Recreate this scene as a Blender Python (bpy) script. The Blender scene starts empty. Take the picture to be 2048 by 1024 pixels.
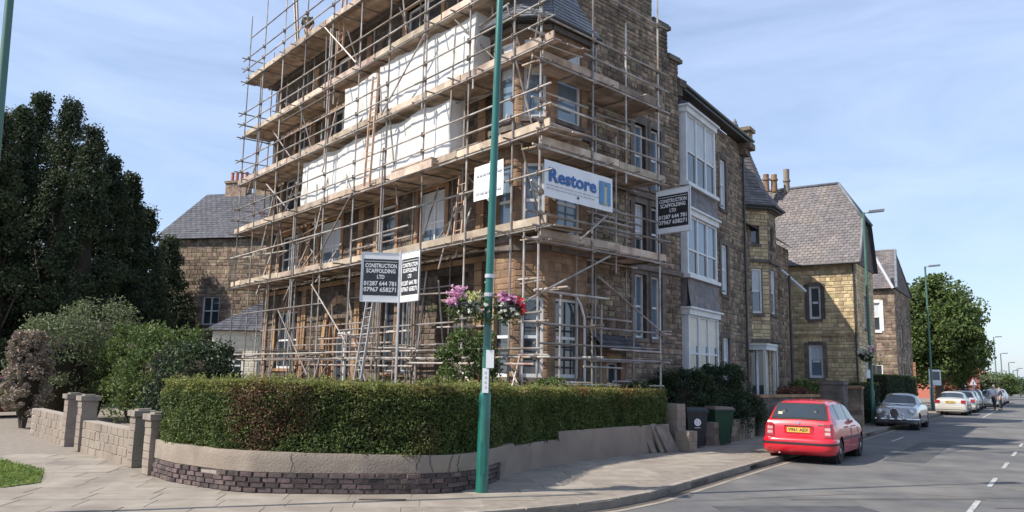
import bpy, math, random
import numpy as np
from mathutils import Vector, Matrix, noise
R = math.radians
random.seed(7)
scene = bpy.context.scene
COL = scene.collection

# ------------------------------------------------------------------ camera
F_PX, EYE = 1600.0, 1.8
ROLL = R(1.06); PITCH = math.atan((750-512)*math.cos(ROLL)/F_PX)
cd = bpy.data.cameras.new('camera'); cam = bpy.data.objects.new('camera', cd); COL.objects.link(cam)
cd.sensor_width = 36.0; cd.lens = 36.0*F_PX/2048.0; cd.clip_start = .1; cd.clip_end = 3000
fw = Vector((0, math.cos(PITCH), math.sin(PITCH))); r0 = Vector((1, 0, 0)); u0 = r0.cross(fw)
rr = r0*math.cos(ROLL)+u0*math.sin(ROLL); uu = -r0*math.sin(ROLL)+u0*math.cos(ROLL)
m = Matrix((rr, uu, -fw)).transposed().to_4x4(); m.translation = Vector((0, 0, EYE)); cam.matrix_world = m
scene.camera = cam
scene.render.resolution_x = 1024; scene.render.resolution_y = 512

# ------------------------------------------------------------------ world, sun, exposure
SUN_TO = Vector((-.95, -.33, 0)).normalized(); SUN_EL = R(46)
W = bpy.data.worlds.new('World'); scene.world = W; W.use_nodes = True
nt = W.node_tree; nt.nodes.clear()
wo = nt.nodes.new('ShaderNodeOutputWorld'); bg = nt.nodes.new('ShaderNodeBackground')
sky = nt.nodes.new('ShaderNodeTexSky'); sky.sky_type = 'NISHITA'; sky.sun_disc = False
sky.sun_elevation = SUN_EL; sky.sun_rotation = math.atan2(SUN_TO.x, SUN_TO.y) % (2*math.pi)
sky.altitude = 0; sky.air_density = 1.0; sky.dust_density = .8; sky.ozone_density = 2.0
tc = nt.nodes.new('ShaderNodeTexCoord'); mp = nt.nodes.new('ShaderNodeMapping')
mp.inputs['Scale'].default_value = (1.0, 1.0, 4.0); mp.inputs['Rotation'].default_value = (0, R(8), R(20))
nz = nt.nodes.new('ShaderNodeTexNoise'); nz.inputs['Scale'].default_value = 2.2; nz.inputs['Detail'].default_value = 9; nz.inputs['Roughness'].default_value = .6
nz.inputs['Distortion'].default_value = .6
rp = nt.nodes.new('ShaderNodeValToRGB'); rp.color_ramp.elements[0].position = .34; rp.color_ramp.elements[1].position = .80
rp.color_ramp.elements[0].color = (.30, .30, .30, 1); rp.color_ramp.elements[1].color = (.84, .84, .84, 1)
mx = nt.nodes.new('ShaderNodeMix'); mx.data_type = 'RGBA'
mx.inputs[7].default_value = (4.7, 5.8, 8.1, 1)
nt.links.new(tc.outputs['Generated'], mp.inputs['Vector']); nt.links.new(mp.outputs[0], nz.inputs['Vector'])
nt.links.new(nz.outputs[0], rp.inputs[0]); nt.links.new(rp.outputs[0], mx.inputs[0])
nt.links.new(sky.outputs[0], mx.inputs[6]); nt.links.new(mx.outputs[2], bg.inputs[0]); nt.links.new(bg.outputs[0], wo.inputs[0])
bg.inputs[1].default_value = .12
sl = bpy.data.lights.new('sun', 'SUN'); sl.energy = 5.0; sl.angle = R(.55); sl.color = (1.0, .93, .82)
so = bpy.data.objects.new('sun', sl); COL.objects.link(so)
sd = Vector((SUN_TO.x*math.cos(SUN_EL), SUN_TO.y*math.cos(SUN_EL), math.sin(SUN_EL)))
so.rotation_euler = sd.to_track_quat('Z', 'Y').to_euler(); so.location = (-20, -10, 40)
scene.view_settings.view_transform = 'Standard'; scene.view_settings.look = 'None'
scene.view_settings.exposure = 0.42; scene.view_settings.gamma = 1.0; scene.view_settings.use_curve_mapping = False

# ------------------------------------------------------------------ plan helpers (photo point -> real plane)
def ray(x, y): return fw + rr*((x-1024)/F_PX) + uu*((512-y)/F_PX)
EYEV = Vector((0, 0, EYE))
def ground(x, y, z=0.0):
    d = ray(x, y); return EYEV + d*((z-EYE)/d.z)
def atY(x, y, Y):
    d = ray(x, y); return EYEV + d*(Y/d.y)
def onplane(x, y, P, n):
    d = ray(x, y); return EYEV + d*((Vector((P[0], P[1], EYE))-EYEV).dot(Vector((n[0], n[1], 0)))/d.dot(Vector((n[0], n[1], 0))))
def dirv(a): return Vector((math.sin(R(a)), math.cos(R(a)), 0))
def V2(x, y): return Vector((x, y, 0))
LD = dirv(-38.9); NL = Vector((-LD.y, LD.x, 0))        # long facade: along, outward
GD = dirv(45); NG = Vector((GD.y, -GD.x, 0))           # gable side
UD = dirv(33.5); NU = Vector((UD.y, -UD.x, 0))         # main road

# ------------------------------------------------------------------ materials
MATS = {}
def node(nt, t, **k):
    n = nt.nodes.new(t)
    for a, b in k.items(): setattr(n, a, b)
    return n
def mat(name, c1, c2=None, rough=.8, scale=3.0, bump=0.0, bscale=30.0, island=0.0, metal=0.0, spec=.5, transl=0.0,
        c3=None, scale3=.6, thr3=(.5, .62), coat=0.0, detail=6, stretch=None, grime=0.0):
    if name in MATS: return MATS[name]
    M = bpy.data.materials.new(name); M.use_nodes = True; nt = M.node_tree; L = nt.links
    b = nt.nodes['Principled BSDF']; b.inputs['Roughness'].default_value = rough; b.inputs['Metallic'].default_value = metal
    b.inputs['Specular IOR Level'].default_value = spec; b.inputs['Coat Weight'].default_value = coat; b.inputs['Coat Roughness'].default_value = .05
    tcn = node(nt, 'ShaderNodeTexCoord'); src = tcn.outputs['Object']
    geo = node(nt, 'ShaderNodeNewGeometry'); src = geo.outputs['Position']
    if stretch:
        mpn = node(nt, 'ShaderNodeMapping'); mpn.inputs['Scale'].default_value = stretch; L.new(src, mpn.inputs[0]); src = mpn.outputs[0]
    c2 = c2 or c1
    n1 = node(nt, 'ShaderNodeTexNoise'); n1.inputs['Scale'].default_value = scale; n1.inputs['Detail'].default_value = detail
    L.new(src, n1.inputs['Vector'])
    r1 = node(nt, 'ShaderNodeValToRGB'); e = r1.color_ramp.elements
    e[0].position = .32; e[1].position = .68; e[0].color = (*c1, 1); e[1].color = (*c2, 1)
    L.new(n1.outputs[0], r1.inputs[0]); col = r1.outputs[0]
    if c3:
        n3 = node(nt, 'ShaderNodeTexNoise'); n3.inputs['Scale'].default_value = scale3; n3.inputs['Detail'].default_value = 5
        L.new(geo.outputs['Position'], n3.inputs['Vector'])
        r3 = node(nt, 'ShaderNodeMapRange'); r3.inputs[1].default_value = thr3[0]; r3.inputs[2].default_value = thr3[1]
        L.new(n3.outputs[0], r3.inputs[0])
        mm = node(nt, 'ShaderNodeMix', data_type='RGBA'); L.new(r3.outputs[0], mm.inputs[0]); L.new(col, mm.inputs[6]); mm.inputs[7].default_value = (*c3, 1); col = mm.outputs[2]
    if island:
        oi = node(nt, 'ShaderNodeObjectInfo'); ad = node(nt, 'ShaderNodeMath', operation='ADD'); fr = node(nt, 'ShaderNodeMath', operation='FRACT')
        L.new(geo.outputs['Random Per Island'], ad.inputs[0]); L.new(oi.outputs['Random'], ad.inputs[1]); L.new(ad.outputs[0], fr.inputs[0])
        mr = node(nt, 'ShaderNodeMapRange'); mr.inputs[3].default_value = 1-island; mr.inputs[4].default_value = 1+island; L.new(fr.outputs[0], mr.inputs[0])
        h = node(nt, 'ShaderNodeHueSaturation'); L.new(col, h.inputs['Color']); L.new(mr.outputs[0], h.inputs['Value'])
        m2 = node(nt, 'ShaderNodeMath', operation='MULTIPLY_ADD'); L.new(fr.outputs[0], m2.inputs[0]); m2.inputs[1].default_value = 7.13; m2.inputs[2].default_value = .3
        f2 = node(nt, 'ShaderNodeMath', operation='FRACT'); L.new(m2.outputs[0], f2.inputs[0])
        mr2 = node(nt, 'ShaderNodeMapRange'); mr2.inputs[3].default_value = .5-island*.045; mr2.inputs[4].default_value = .5+island*.045; L.new(f2.outputs[0], mr2.inputs[0]); L.new(mr2.outputs[0], h.inputs['Hue'])
        col = h.outputs[0]
    if grime:
        ng = node(nt, 'ShaderNodeTexNoise'); ng.inputs['Scale'].default_value = 1.1; ng.inputs['Detail'].default_value = 8; ng.inputs['Roughness'].default_value = .65
        mpg = node(nt, 'ShaderNodeMapping'); mpg.inputs['Scale'].default_value = (1, 1, .35); L.new(geo.outputs['Position'], mpg.inputs[0]); L.new(mpg.outputs[0], ng.inputs['Vector'])
        rg = node(nt, 'ShaderNodeMapRange'); rg.inputs[1].default_value = .42; rg.inputs[2].default_value = .7; rg.inputs[3].default_value = 0; rg.inputs[4].default_value = grime
        L.new(ng.outputs[0], rg.inputs[0])
        mg = node(nt, 'ShaderNodeMix', data_type='RGBA', blend_type='MULTIPLY'); L.new(rg.outputs[0], mg.inputs[0]); L.new(col, mg.inputs[6]); mg.inputs[7].default_value = (.30, .28, .27, 1); col = mg.outputs[2]
    L.new(col, b.inputs['Base Color'])
    if bump:
        nb = node(nt, 'ShaderNodeTexNoise'); nb.inputs['Scale'].default_value = bscale; nb.inputs['Detail'].default_value = 6
        L.new(src, nb.inputs['Vector']); bp = node(nt, 'ShaderNodeBump'); bp.inputs['Strength'].default_value = bump; bp.inputs['Distance'].default_value = .02
        L.new(nb.outputs[0], bp.inputs['Height']); L.new(bp.outputs[0], b.inputs['Normal'])
    if transl:
        tr = node(nt, 'ShaderNodeBsdfTranslucent'); L.new(col, tr.inputs[0]); ms = node(nt, 'ShaderNodeMixShader'); ms.inputs[0].default_value = transl
        L.new(b.outputs[0], ms.inputs[1]); L.new(tr.outputs[0], ms.inputs[2]); L.new(ms.outputs[0], nt.nodes['Material Output'].inputs[0])
    MATS[name] = M; return M
def glass_mat(name, c, alpha=1.0, rough=.04):
    if name in MATS: return MATS[name]
    M = mat(name, c, tuple(x*1.5 for x in c), rough=rough, scale=1.2, spec=.9); M.node_tree.nodes['Principled BSDF'].inputs['IOR'].default_value = 1.6
    return M

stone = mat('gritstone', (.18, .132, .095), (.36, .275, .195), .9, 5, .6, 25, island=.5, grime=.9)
lstone = mat('sooted_shaded_gritstone', (.07, .054, .045), (.17, .125, .09), .9, 5, .5, 25, island=.4, grime=.8)  # soot, plus shade under the scaffold boards put into the colour
tstone = mat('brown_sandstone', (.19, .115, .07), (.30, .19, .115), .88, 3, .3, 22, island=.2, grime=.7)
mortar = mat('old_mortar', (.20, .17, .14), (.27, .235, .2), .95, 6, .4, 40, grime=.5)
sandst = mat('orange_sandstone', (.30, .17, .095), (.43, .27, .155), .85, 3, .3, 22, island=.2, grime=.8)
darkst = mat('sooty_stone', (.09, .075, .065), (.17, .14, .12), .9, 4, .4, 22, island=.25)
yelst = mat('yellow_sandstone', (.46, .35, .19), (.66, .53, .33), .9, 4, .5, 25, island=.32, grime=.6)
yelmort = mat('yellow_mortar', (.30, .24, .17), (.38, .31, .22), .95, 5, .3, 30)
slate = mat('welsh_slate', (.105, .093, .097), (.175, .155, .155), .6, 4, .3, 30, island=.22, c3=(.21, .17, .145), scale3=.7, thr3=(.5, .75))
slate_d = mat('dark_slate', (.055, .055, .065), (.09, .09, .105), .55, 4, .2, 30, island=.25)
lead = mat('lead_grey', (.14, .15, .17), (.2, .21, .23), .5, 4, .1, 20)
white = mat('white_paint', (.62, .63, .64), (.75, .76, .76), .5, 3, .05, 30, grime=.18)
cream = mat('cream_paint', (.62, .58, .48), (.70, .66, .55), .5, 5)
dkpaint = mat('dark_paint', (.03, .03, .03), (.05, .05, .05), .4, 5)
pane_d = glass_mat('window_glass', (.035, .042, .05))
pane_b = glass_mat('window_glass_blue', (.10, .14, .18), rough=.08)
curtain = mat('net_curtain', (.42, .46, .50), (.62, .65, .68), .7, 3, stretch=(9, 9, .6))
tube_m = mat('galvanised_tube', (.25, .225, .205), (.50, .465, .43), .5, 2.2, .15, 40, island=.45, metal=.3, c3=(.27, .165, .11), scale3=1.6, thr3=(.5, .72))
board_m = mat('scaffold_timber', (.36, .275, .21), (.60, .49, .39), .85, 2.4, .4, 20, island=.34, c3=(.24, .17, .13), scale3=1.3, thr3=(.5, .72), grime=.35)
coupler_m = mat('coupler_steel', (.16, .13, .11), (.28, .22, .17), .5, 9, metal=.5)
sheet_m = mat('white_sheeting', (.86, .86, .85), (.92, .92, .91), .42, 1.0, 1.0, 2.6, transl=.3, c3=(.78, .76, .72), scale3=1.2, thr3=(.5, .7))
tarm = mat('asphalt', (.095, .095, .097), (.135, .133, .132), .9, 1.3, .7, 90, c3=(.185, .175, .162), scale3=.5, thr3=(.42, .66), detail=12, grime=.35)
tarm_l = mat('worn_asphalt', (.16, .145, .13), (.22, .2, .18), .9, 1.0, .6, 80, detail=12)
slab_m = mat('paving_slab', (.22, .19, .155), (.30, .262, .218), .9, 2.5, .3, 60, island=.09, c3=(.2, .165, .14), scale3=.8, thr3=(.5, .7), detail=10)
slabj = mat('slab_joint', (.18, .152, .124), (.25, .215, .178), .95, 6, .3, 40)
kerb_m = mat('kerb_concrete', (.19, .16, .135), (.30, .265, .225), .9, 5, .3, 50, island=.12)
kerb_d = mat('gutter_dirt', (.06, .05, .042), (.10, .08, .065), .95, 8, .4, 40)
paint_w = mat('road_paint', (.34, .34, .33), (.50, .49, .47), .7, 25, .2, 60, c3=(.15, .15, .15), scale3=9, thr3=(.48, .66))
render_m = mat('cement_render', (.22, .178, .142), (.31, .26, .21), .92, 2.2, .5, 30, c3=(.19, .155, .13), scale3=1.1, thr3=(.48, .68), detail=10)
brick_m = mat('dark_wall_brick', (.055, .042, .042), (.13, .09, .085), .85, 9, .5, 50, island=.45)
bmort = mat('pale_brick_mortar', (.26, .225, .19), (.34, .30, .255), .95, 8, .3, 60)
redbr = mat('red_brick', (.36, .10, .07), (.46, .16, .11), .85, 6, .3, 30, island=.2)
soil = mat('soil', (.06, .045, .03), (.10, .075, .05), .95, 4, .5, 20)
grass_m = mat('grass', (.09, .13, .03), (.17, .22, .05), .9, 8, .4, 30, transl=.2)
grass_l = mat('grass_blade', (.10, .16, .03), (.22, .28, .07), .8, 3, island=.3, transl=.35)
hedge_m = mat('privet_leaf', (.058, .092, .022), (.125, .165, .042), .6, 2.5, island=.45, transl=.3, c3=(.13, .10, .035), scale3=.55, thr3=(.6, .75))
hedge_t = mat('privet_new_growth', (.17, .20, .045), (.27, .27, .08), .6, 2.5, island=.35, transl=.35, c3=(.28, .17, .07), scale3=.9, thr3=(.52, .68))
hedge_b = mat('privet_dead_patch', (.12, .06, .03), (.17, .10, .05), .7, 4, island=.4, transl=.2)
core_m = mat('hedge_twigs', (.02, .018, .01), (.04, .03, .018), .95, 6)  # near-black, for the solid core added inside the hedge to block light
conif = mat('conifer_needles', (.020, .036, .016), (.060, .082, .030), .7, .6, island=.45, transl=.15)
decid = mat('tree_leaf', (.055, .095, .022), (.13, .18, .045), .6, .8, island=.4, transl=.3)
darkleaf = mat('dark_shrub_leaf', (.022, .042, .018), (.05, .08, .028), .6, 1.0, island=.4, transl=.2)
paleleaf = mat('pale_shrub_leaf', (.10, .13, .06), (.18, .21, .10), .65, 1.0, island=.35, transl=.25)
bark = mat('bark', (.07, .055, .045), (.12, .095, .075), .9, 5, .6, 20)
greenp = mat('green_post_paint', (.008, .105, .082), (.015, .14, .112), .30, 2.5, .05, 15, coat=.4, c3=(.05, .11, .09), scale3=3, thr3=(.58, .75))
greenp_f = mat('green_post_paint_weathered', (.05, .13, .10), (.07, .16, .125), .45, 2)
alu = mat('aluminium', (.55, .56, .57), (.66, .67, .68), .4, 5, metal=.6)
woodl = mat('ladder_wood', (.50, .33, .22), (.62, .44, .32), .7, 4)
signw = mat('sign_white', (.72, .73, .74), (.80, .80, .81), .45, 2, .05, 8)
signk = mat('sign_black', (.02, .02, .025), (.035, .035, .04), .4, 3)
signb = mat('sign_blue', (.015, .09, .30), (.02, .12, .36), .45, 3)
signlb = mat('sign_light_blue', (.06, .22, .42), (.09, .27, .48), .45, 3)
signt = mat('sign_tan', (.42, .38, .24), (.5, .45, .3), .5, 3)
signg = mat('sign_grey_text', (.42, .42, .46), (.5, .5, .54), .5, 3)
rubber = mat('tyre_rubber', (.018, .018, .018), (.03, .03, .03), .8, 10, .2, 40)
rimm = mat('wheel_trim', (.40, .41, .42), (.55, .56, .57), .35, 8, metal=.7)
chrome = mat('chrome', (.72, .72, .73), (.78, .78, .79), .12, 4, metal=1.0)
blackp = mat('black_plastic', (.018, .018, .02), (.03, .03, .032), .5, 6)
carg = glass_mat('car_glass', (.012, .018, .022), rough=.03)
skin_m = mat('skin', (.45, .28, .21), (.5, .32, .24), .6, 4)

# ------------------------------------------------------------------ object helpers
OFF = {}
def tag(o, label=None, cat=None, group=None, kind=None):
    if label: o['label'] = label
    if cat: o['category'] = cat
    if group: o['group'] = group
    if kind: o['kind'] = kind
    return o
def thing(name, label, cat, loc=(0, 0, 0), group=None, local=False):
    o = bpy.data.objects.new(name, None); COL.objects.link(o); o.empty_display_size = .2
    o.location = loc; OFF[o.name] = Vector((0, 0, 0)) if local else Vector(loc)
    return tag(o, label, cat, group)
def link_mesh(name, V, Fs, m, parent=None, smooth=False, sharp=None):
    off = OFF[parent.name] if parent else Vector((0, 0, 0))
    me = bpy.data.meshes.new(name)
    V = np.asarray([tuple(v) for v in V] if not isinstance(V, np.ndarray) else V, dtype=float) - np.array(off)
    me.from_pydata(V.tolist(), [], Fs if isinstance(Fs, list) else Fs.tolist())
    me.materials.append(m)
    if smooth:
        me.shade_smooth()
        if sharp: me.set_sharp_from_angle(angle=R(sharp))
    me.update()
    o = bpy.data.objects.new(name, me); COL.objects.link(o)
    if parent: o.parent = parent
    OFF[o.name] = off
    return o
class MB:
    def __init__(s): s.v = []; s.f = []
    def poly(s, pts):
        n = len(s.v); s.v += [tuple(p) for p in pts]; s.f.append(tuple(range(n, n+len(pts))))
    def mesh(s, vs, fs):
        n = len(s.v); s.v += [tuple(v) for v in vs]; s.f += [tuple(i+n for i in f) for f in fs]
    def obox(s, c, ax, ay, az):           # centre, half-axis vectors
        c = Vector(c); ax = Vector(ax); ay = Vector(ay); az = Vector(az)
        vs = [c+ax*i+ay*j+az*k for i in (-1, 1) for j in (-1, 1) for k in (-1, 1)]
        fs = [(0, 1, 3, 2), (4, 6, 7, 5), (0, 4, 5, 1), (2, 3, 7, 6), (0, 2, 6, 4), (1, 5, 7, 3)]
        if ax.cross(ay).dot(az) < 0: fs = [f[::-1] for f in fs]
        s.mesh(vs, fs)
    def box(s, x0, x1, y0, y1, z0, z1): s.obox(((x0+x1)/2, (y0+y1)/2, (z0+z1)/2), ((x1-x0)/2, 0, 0), (0, (y1-y0)/2, 0), (0, 0, (z1-z0)/2))
    def wbox(s, P, d, n, s0, s1, o0, o1, z0, z1):   # box in a wall's own frame
        c = P + d*((s0+s1)/2) + n*((o0+o1)/2); c = Vector((c.x, c.y, (z0+z1)/2))
        s.obox(c, d*((s1-s0)/2), n*((o1-o0)/2), (0, 0, (z1-z0)/2))
    def tube(s, a, b, r, n=7, r2=None, cap=True):
        a = Vector(a); b = Vector(b); r2 = r if r2 is None else r2
        t = (b-a).normalized(); x = t.cross(Vector((0, 0, 1)) if abs(t.z) < .9 else Vector((1, 0, 0))).normalized(); y = t.cross(x)
        k = len(s.v)
        for p, q in ((a, r), (b, r2)):
            for i in range(n):
                an = 2*math.pi*i/n; s.v.append(tuple(p+x*(q*math.cos(an))+y*(q*math.sin(an))))
        for i in range(n): s.f.append((k+i, k+(i+1) % n, k+n+(i+1) % n, k+n+i))
        if cap: s.f.append(tuple(range(k+n-1, k-1, -1))); s.f.append(tuple(range(k+n, k+2*n)))
    def lathe(s, c, prof, n=16, axis=(0, 0, 1)):
        c = Vector(c); t = Vector(axis).normalized(); x = t.cross(Vector((0, 0, 1)) if abs(t.z) < .9 else Vector((1, 0, 0))).normalized(); y = t.cross(x)
        k = len(s.v)
        for h, r in prof:
            for i in range(n):
                an = 2*math.pi*i/n; s.v.append(tuple(c+t*h+x*(r*math.cos(an))+y*(r*math.sin(an))))
        for j in range(len(prof)-1):
            for i in range(n): s.f.append((k+j*n+i, k+j*n+(i+1) % n, k+(j+1)*n+(i+1) % n, k+(j+1)*n+i))
        s.f.append(tuple(range(k+n-1, k-1, -1))); e = k+(len(prof)-1)*n; s.f.append(tuple(range(e, e+n)))
    def prism(s, pts, z0, z1):
        n = len(pts); k = len(s.v)
        s.v += [(p[0], p[1], z0) for p in pts]+[(p[0], p[1], z1) for p in pts]
        s.f.append(tuple(range(k+n-1, k-1, -1))); s.f.append(tuple(range(k+n, k+2*n)))
        for i in range(n): j = (i+1) % n; s.f.append((k+i, k+j, k+n+j, k+n+i))
    def build(s, name, m, parent=None, smooth=False, sharp=None, kind=None):
        if not s.v: return None
        o = link_mesh(name, s.v, s.f, m, parent, smooth, sharp)
        if kind: o['kind'] = kind
        return o
def struct(o): o['kind'] = 'structure'; return o
UNIT = {}
def unit_block(key, m, ch=.04):
    """block -0.5..0.5 with a chamfered front (+Y is outward)"""
    if key in UNIT: return UNIT[key]
    me = bpy.data.meshes.new(key)
    b = .5; f = .5-ch
    vs = [(-b, -.5, -b), (b, -.5, -b), (b, -.5, b), (-b, -.5, b), (-b, .2, -b), (b, .2, -b), (b, .2, b), (-b, .2, b), (-f, .5, -f), (f, .5, -f), (f, .5, f), (-f, .5, f)]
    fs = [(0, 1, 2, 3)]+[(i, 4+i, 4+(i+1) % 4, (i+1) % 4) for i in range(4)]+[(4+i, 8+i, 8+(i+1) % 4, 4+(i+1) % 4) for i in range(4)]+[(8, 11, 10, 9)]
    me.from_pydata(vs, [], fs); me.materials.append(m); me.update(); UNIT[key] = me; return me
def block_obj(name, key, m, c, d, n, size, parent, ch=.04):
    o = bpy.data.objects.new(name, unit_block(key, m, ch)); COL.objects.link(o)
    d = Vector(d).normalized(); n = Vector(n).normalized(); z = d.cross(n)
    if z.z < 0: d = -d; z = d.cross(n)
    mw = Matrix((d*size[0], n*size[1], z*size[2])).transposed().to_4x4(); mw.translation = Vector(c)-OFF[parent.name]
    o.parent = parent; o.matrix_basis = mw; return o
def leaves(pts, size, m, name, parent=None, kind=None, up=.3, asp=.6):
    """one joined mesh of small leaf faces at the given points"""
    pts = np.asarray(pts, float); n = len(pts); rs = np.random.RandomState(len(pts) % 9973+11)
    a = rs.normal(size=(n, 3)); a /= np.linalg.norm(a, axis=1)[:, None]
    nr = rs.normal(size=(n, 3)); nr[:, 2] += up*2; b = np.cross(nr, a); b /= np.linalg.norm(b, axis=1)[:, None]
    s = (size*(.6+.8*rs.rand(n)))[:, None]; c = np.cross(a, b)*s*.18
    P = np.stack([pts-a*s*.5, pts+b*s*.5*asp+c, pts+a*s*.5, pts-b*s*.5*asp+c], 1).reshape(-1, 3)
    Fq = np.arange(n*4).reshape(n, 4)
    o = link_mesh(name, P, Fq, m, parent)
    if kind: o['kind'] = kind
    return o
def clumps(cs, rad, per, seed=1, flat=.8):
    rs = np.random.RandomState(seed); cs = np.asarray(cs, float)
    d = rs.normal(size=(len(cs), per, 3)); d /= np.linalg.norm(d, axis=2)[..., None]
    r = rad*np.cbrt(rs.rand(len(cs), per, 1))*(.6+.8*rs.rand(len(cs), 1, 1)); d[..., 2] *= flat
    return (cs[:, None, :]+d*r).reshape(-1, 3)

# stone walls ---------------------------------------------------------------
def wall(host, name, P, d, n, s0, s1, z0, ztop, opens=(), ch=.17, ln=(.2, .5), mt=None, mm=None, indiv=0, thick=.4, proud=.03, pick=None, piece='stone', joint=.014):
    mt = mt or stone; mm = mm or mortar
    if not callable(ztop): zt = ztop; ztop_f = lambda s: zt; steps = [zt]
    else: ztop_f = ztop; steps = ztop.steps
    zs = sorted(set([z0]+[round(z, 3) for z in steps]+[z for o in opens for z in (o[2], o[3]) if z0 < z < max(steps)]))
    ss = sorted(set([s0, s1]+[x for o in opens for x in (o[0], o[1])]+(list(ztop.brk) if callable(ztop) else [])))
    back = MB(); cand = []
    for za, zb in zip(zs[:-1], zs[1:]):
        iv = []
        for a, b in zip(ss[:-1], ss[1:]):
            if b-a < .02: continue
            mid = (a+b)/2; zm = (za+zb)/2
            if ztop_f(mid) < zm: continue
            if any(o[0] < mid < o[1] and o[2] < zm < o[3] for o in opens): continue
            if iv and abs(iv[-1][1]-a) < 1e-6: iv[-1][1] = b
            else: iv.append([a, b])
        for a, b in iv: back.wbox(P, d, n, a, b, -thick, -.001, za, zb)
        nc = max(1, round((zb-za)/ch)); w = [random.uniform(.7, 1.3) for _ in range(nc)]; t = sum(w); z = za
        for c in w:
            h = (zb-za)*c/t
            for a, b in iv:
                s = a
                while s < b-.01:
                    l = random.uniform(*ln)*(1.25 if h < ch else .9); e = s+l
                    if b-e < ln[0]*.6: e = b
                    cand.append((s, e, z, z+h, random.uniform(.3, 1)*proud)); s = e
            z += h
    back.build(name+'_core', mm, host)
    if pick and indiv: cand.sort(key=pick)
    elif indiv: cand.sort(key=lambda q: (P+d*q[0]).length)
    big = MB()
    for i, (a, b, za, zb, pr) in enumerate(cand):
        j = joint/2; c = P+d*((a+b)/2); c.z = (za+zb)/2
        if i < indiv:
            block_obj(piece, piece+mt.name, mt, c+n*(pr/2-.02), d, n, (b-a-2*j, pr+.04, zb-za-2*j), host)
        else:
            x = d*((b-a)/2-j); z = Vector((0, 0, (zb-za)/2-j)); k = min(.02, (zb-za)*.15); fx = x*(1-k/x.length); fz = z*(1-k/z.length)
            vs = [c-x-z-n*.005, c+x-z-n*.005, c+x+z-n*.005, c-x+z-n*.005]+[c-fx-fz+n*pr, c+fx-fz+n*pr, c+fx+fz+n*pr, c-fx+fz+n*pr]
            big.mesh(vs, [(0, 1, 5, 4), (1, 2, 6, 5), (2, 3, 7, 6), (3, 0, 4, 7), (4, 5, 6, 7)])
    if big.f: big.build(piece+'work', mt, host, kind='stuff')
def stepfn(brk, zs):
    f = lambda s: next((z for b, z in zip(brk, zs) if s < b), zs[-1]); f.steps = sorted(set(zs)); f.brk = brk; return f
def window(host, P, d, n, s0, s1, z0, z1, fm=None, gm=None, rec=.14, rail=True, mull=0, fw_=.07, sill=True, surround=None, lintel=.18, nets=0, name='window'):
    fm = fm or white; gm = gm or pane_d
    fr = MB(); o0, o1 = -rec-.05, -rec+.03
    fr.wbox(P, d, n, s0, s0+fw_, o0, o1, z0, z1); fr.wbox(P, d, n, s1-fw_, s1, o0, o1, z0, z1)
    fr.wbox(P, d, n, s0+fw_, s1-fw_, o0, o1, z0, z0+fw_*1.2); fr.wbox(P, d, n, s0+fw_, s1-fw_, o0, o1, z1-fw_, z1)
    cols = [s0+fw_+(s1-s0-2*fw_)*i/(mull+1) for i in range(mull+2)]
    for c in cols[1:-1]: fr.wbox(P, d, n, c-fw_*.5, c+fw_*.5, o0, o1, z0+fw_*1.2, z1-fw_)
    zm = (z0+z1)/2
    rows = [z0+fw_*1.2, zm, z1-fw_] if rail else [z0+fw_*1.2, z1-fw_]
    if rail:
        for a, b in zip(cols[:-1], cols[1:]): fr.wbox(P, d, n, a+fw_*.5, b-fw_*.5, o0+.005, o1-.008, zm-fw_*.5, zm+fw_*.5)
    f = fr.build(name, fm, host)
    for i, (a, b) in enumerate(zip(cols[:-1], cols[1:])):
        for za, zb in zip(rows[:-1], rows[1:]):
            p = MB(); p.wbox(P, d, n, a, b, -rec-.03, -rec-.012, za, zb); p.build('pane', gm, f)
    if nets:
        p = MB(); p.wbox(P, d, n, s0+fw_, s1-fw_, -rec-.011, -rec-.006, z1-(z1-z0)*nets, z1-fw_); p.build('curtain', curtain, f)
    if sill: b = MB(); b.wbox(P, d, n, s0-.08, s1+.08, -rec, .07, z0-.12, z0); b.build('sill', surround or darkst, f)
    if surround:
        q = MB(); q.wbox(P, d, n, s0-.2, s0, -.1, .045, z0, z1+lintel); q.wbox(P, d, n, s1, s1+.2, -.1, .045, z0, z1+lintel)
        q.wbox(P, d, n, s0, s1, -.1, .055, z1, z1+lintel+.05); q.build('surround', surround, f)
    return f
def slates(host, bl, br, tr, tl, m=None, w=.28, h=.2, name='slate_courses', base=True, th=.012):
    m = m or slate; bl, br, tr, tl = map(Vector, (bl, br, tr, tl)); nn = (br-bl).cross(tl-bl).normalized()
    if nn.z < 0: nn = -nn
    rows = max(2, round((tl-bl).length/h)); q = MB()
    if base: bb = MB(); bb.poly([bl, br, tr, tl]); bb.build('roof_boarding', slate_d, host)
    for i in range(rows):
        v0, v1 = i/rows, (i+1)/rows
        a0 = bl.lerp(tl, v0); b0 = br.lerp(tr, v0); a1 = bl.lerp(tl, v1); b1 = br.lerp(tr, v1)
        k = max(1, round((b0-a0).length/w)); ofs = .5 if i % 2 else 0
        for j in range(-1, k+1):
            x0 = max(0, (j+ofs)/k+.003); x1 = min(1, (j+1+ofs)/k-.003)
            if x1-x0 < .01: continue
            l = random.uniform(.7, 1.5)*th
            p = [a0.lerp(b0, x0)+nn*(th+l), a0.lerp(b0, x1)+nn*(th+l), a1.lerp(b1, x1)+nn*(.004+th*.3), a1.lerp(b1, x0)+nn*(.004+th*.3)]
            q.poly(p); q.poly([p[0]-nn*l, p[1]-nn*l, p[1], p[0]])
    return q.build(name, m, host, kind='stuff')
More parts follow.
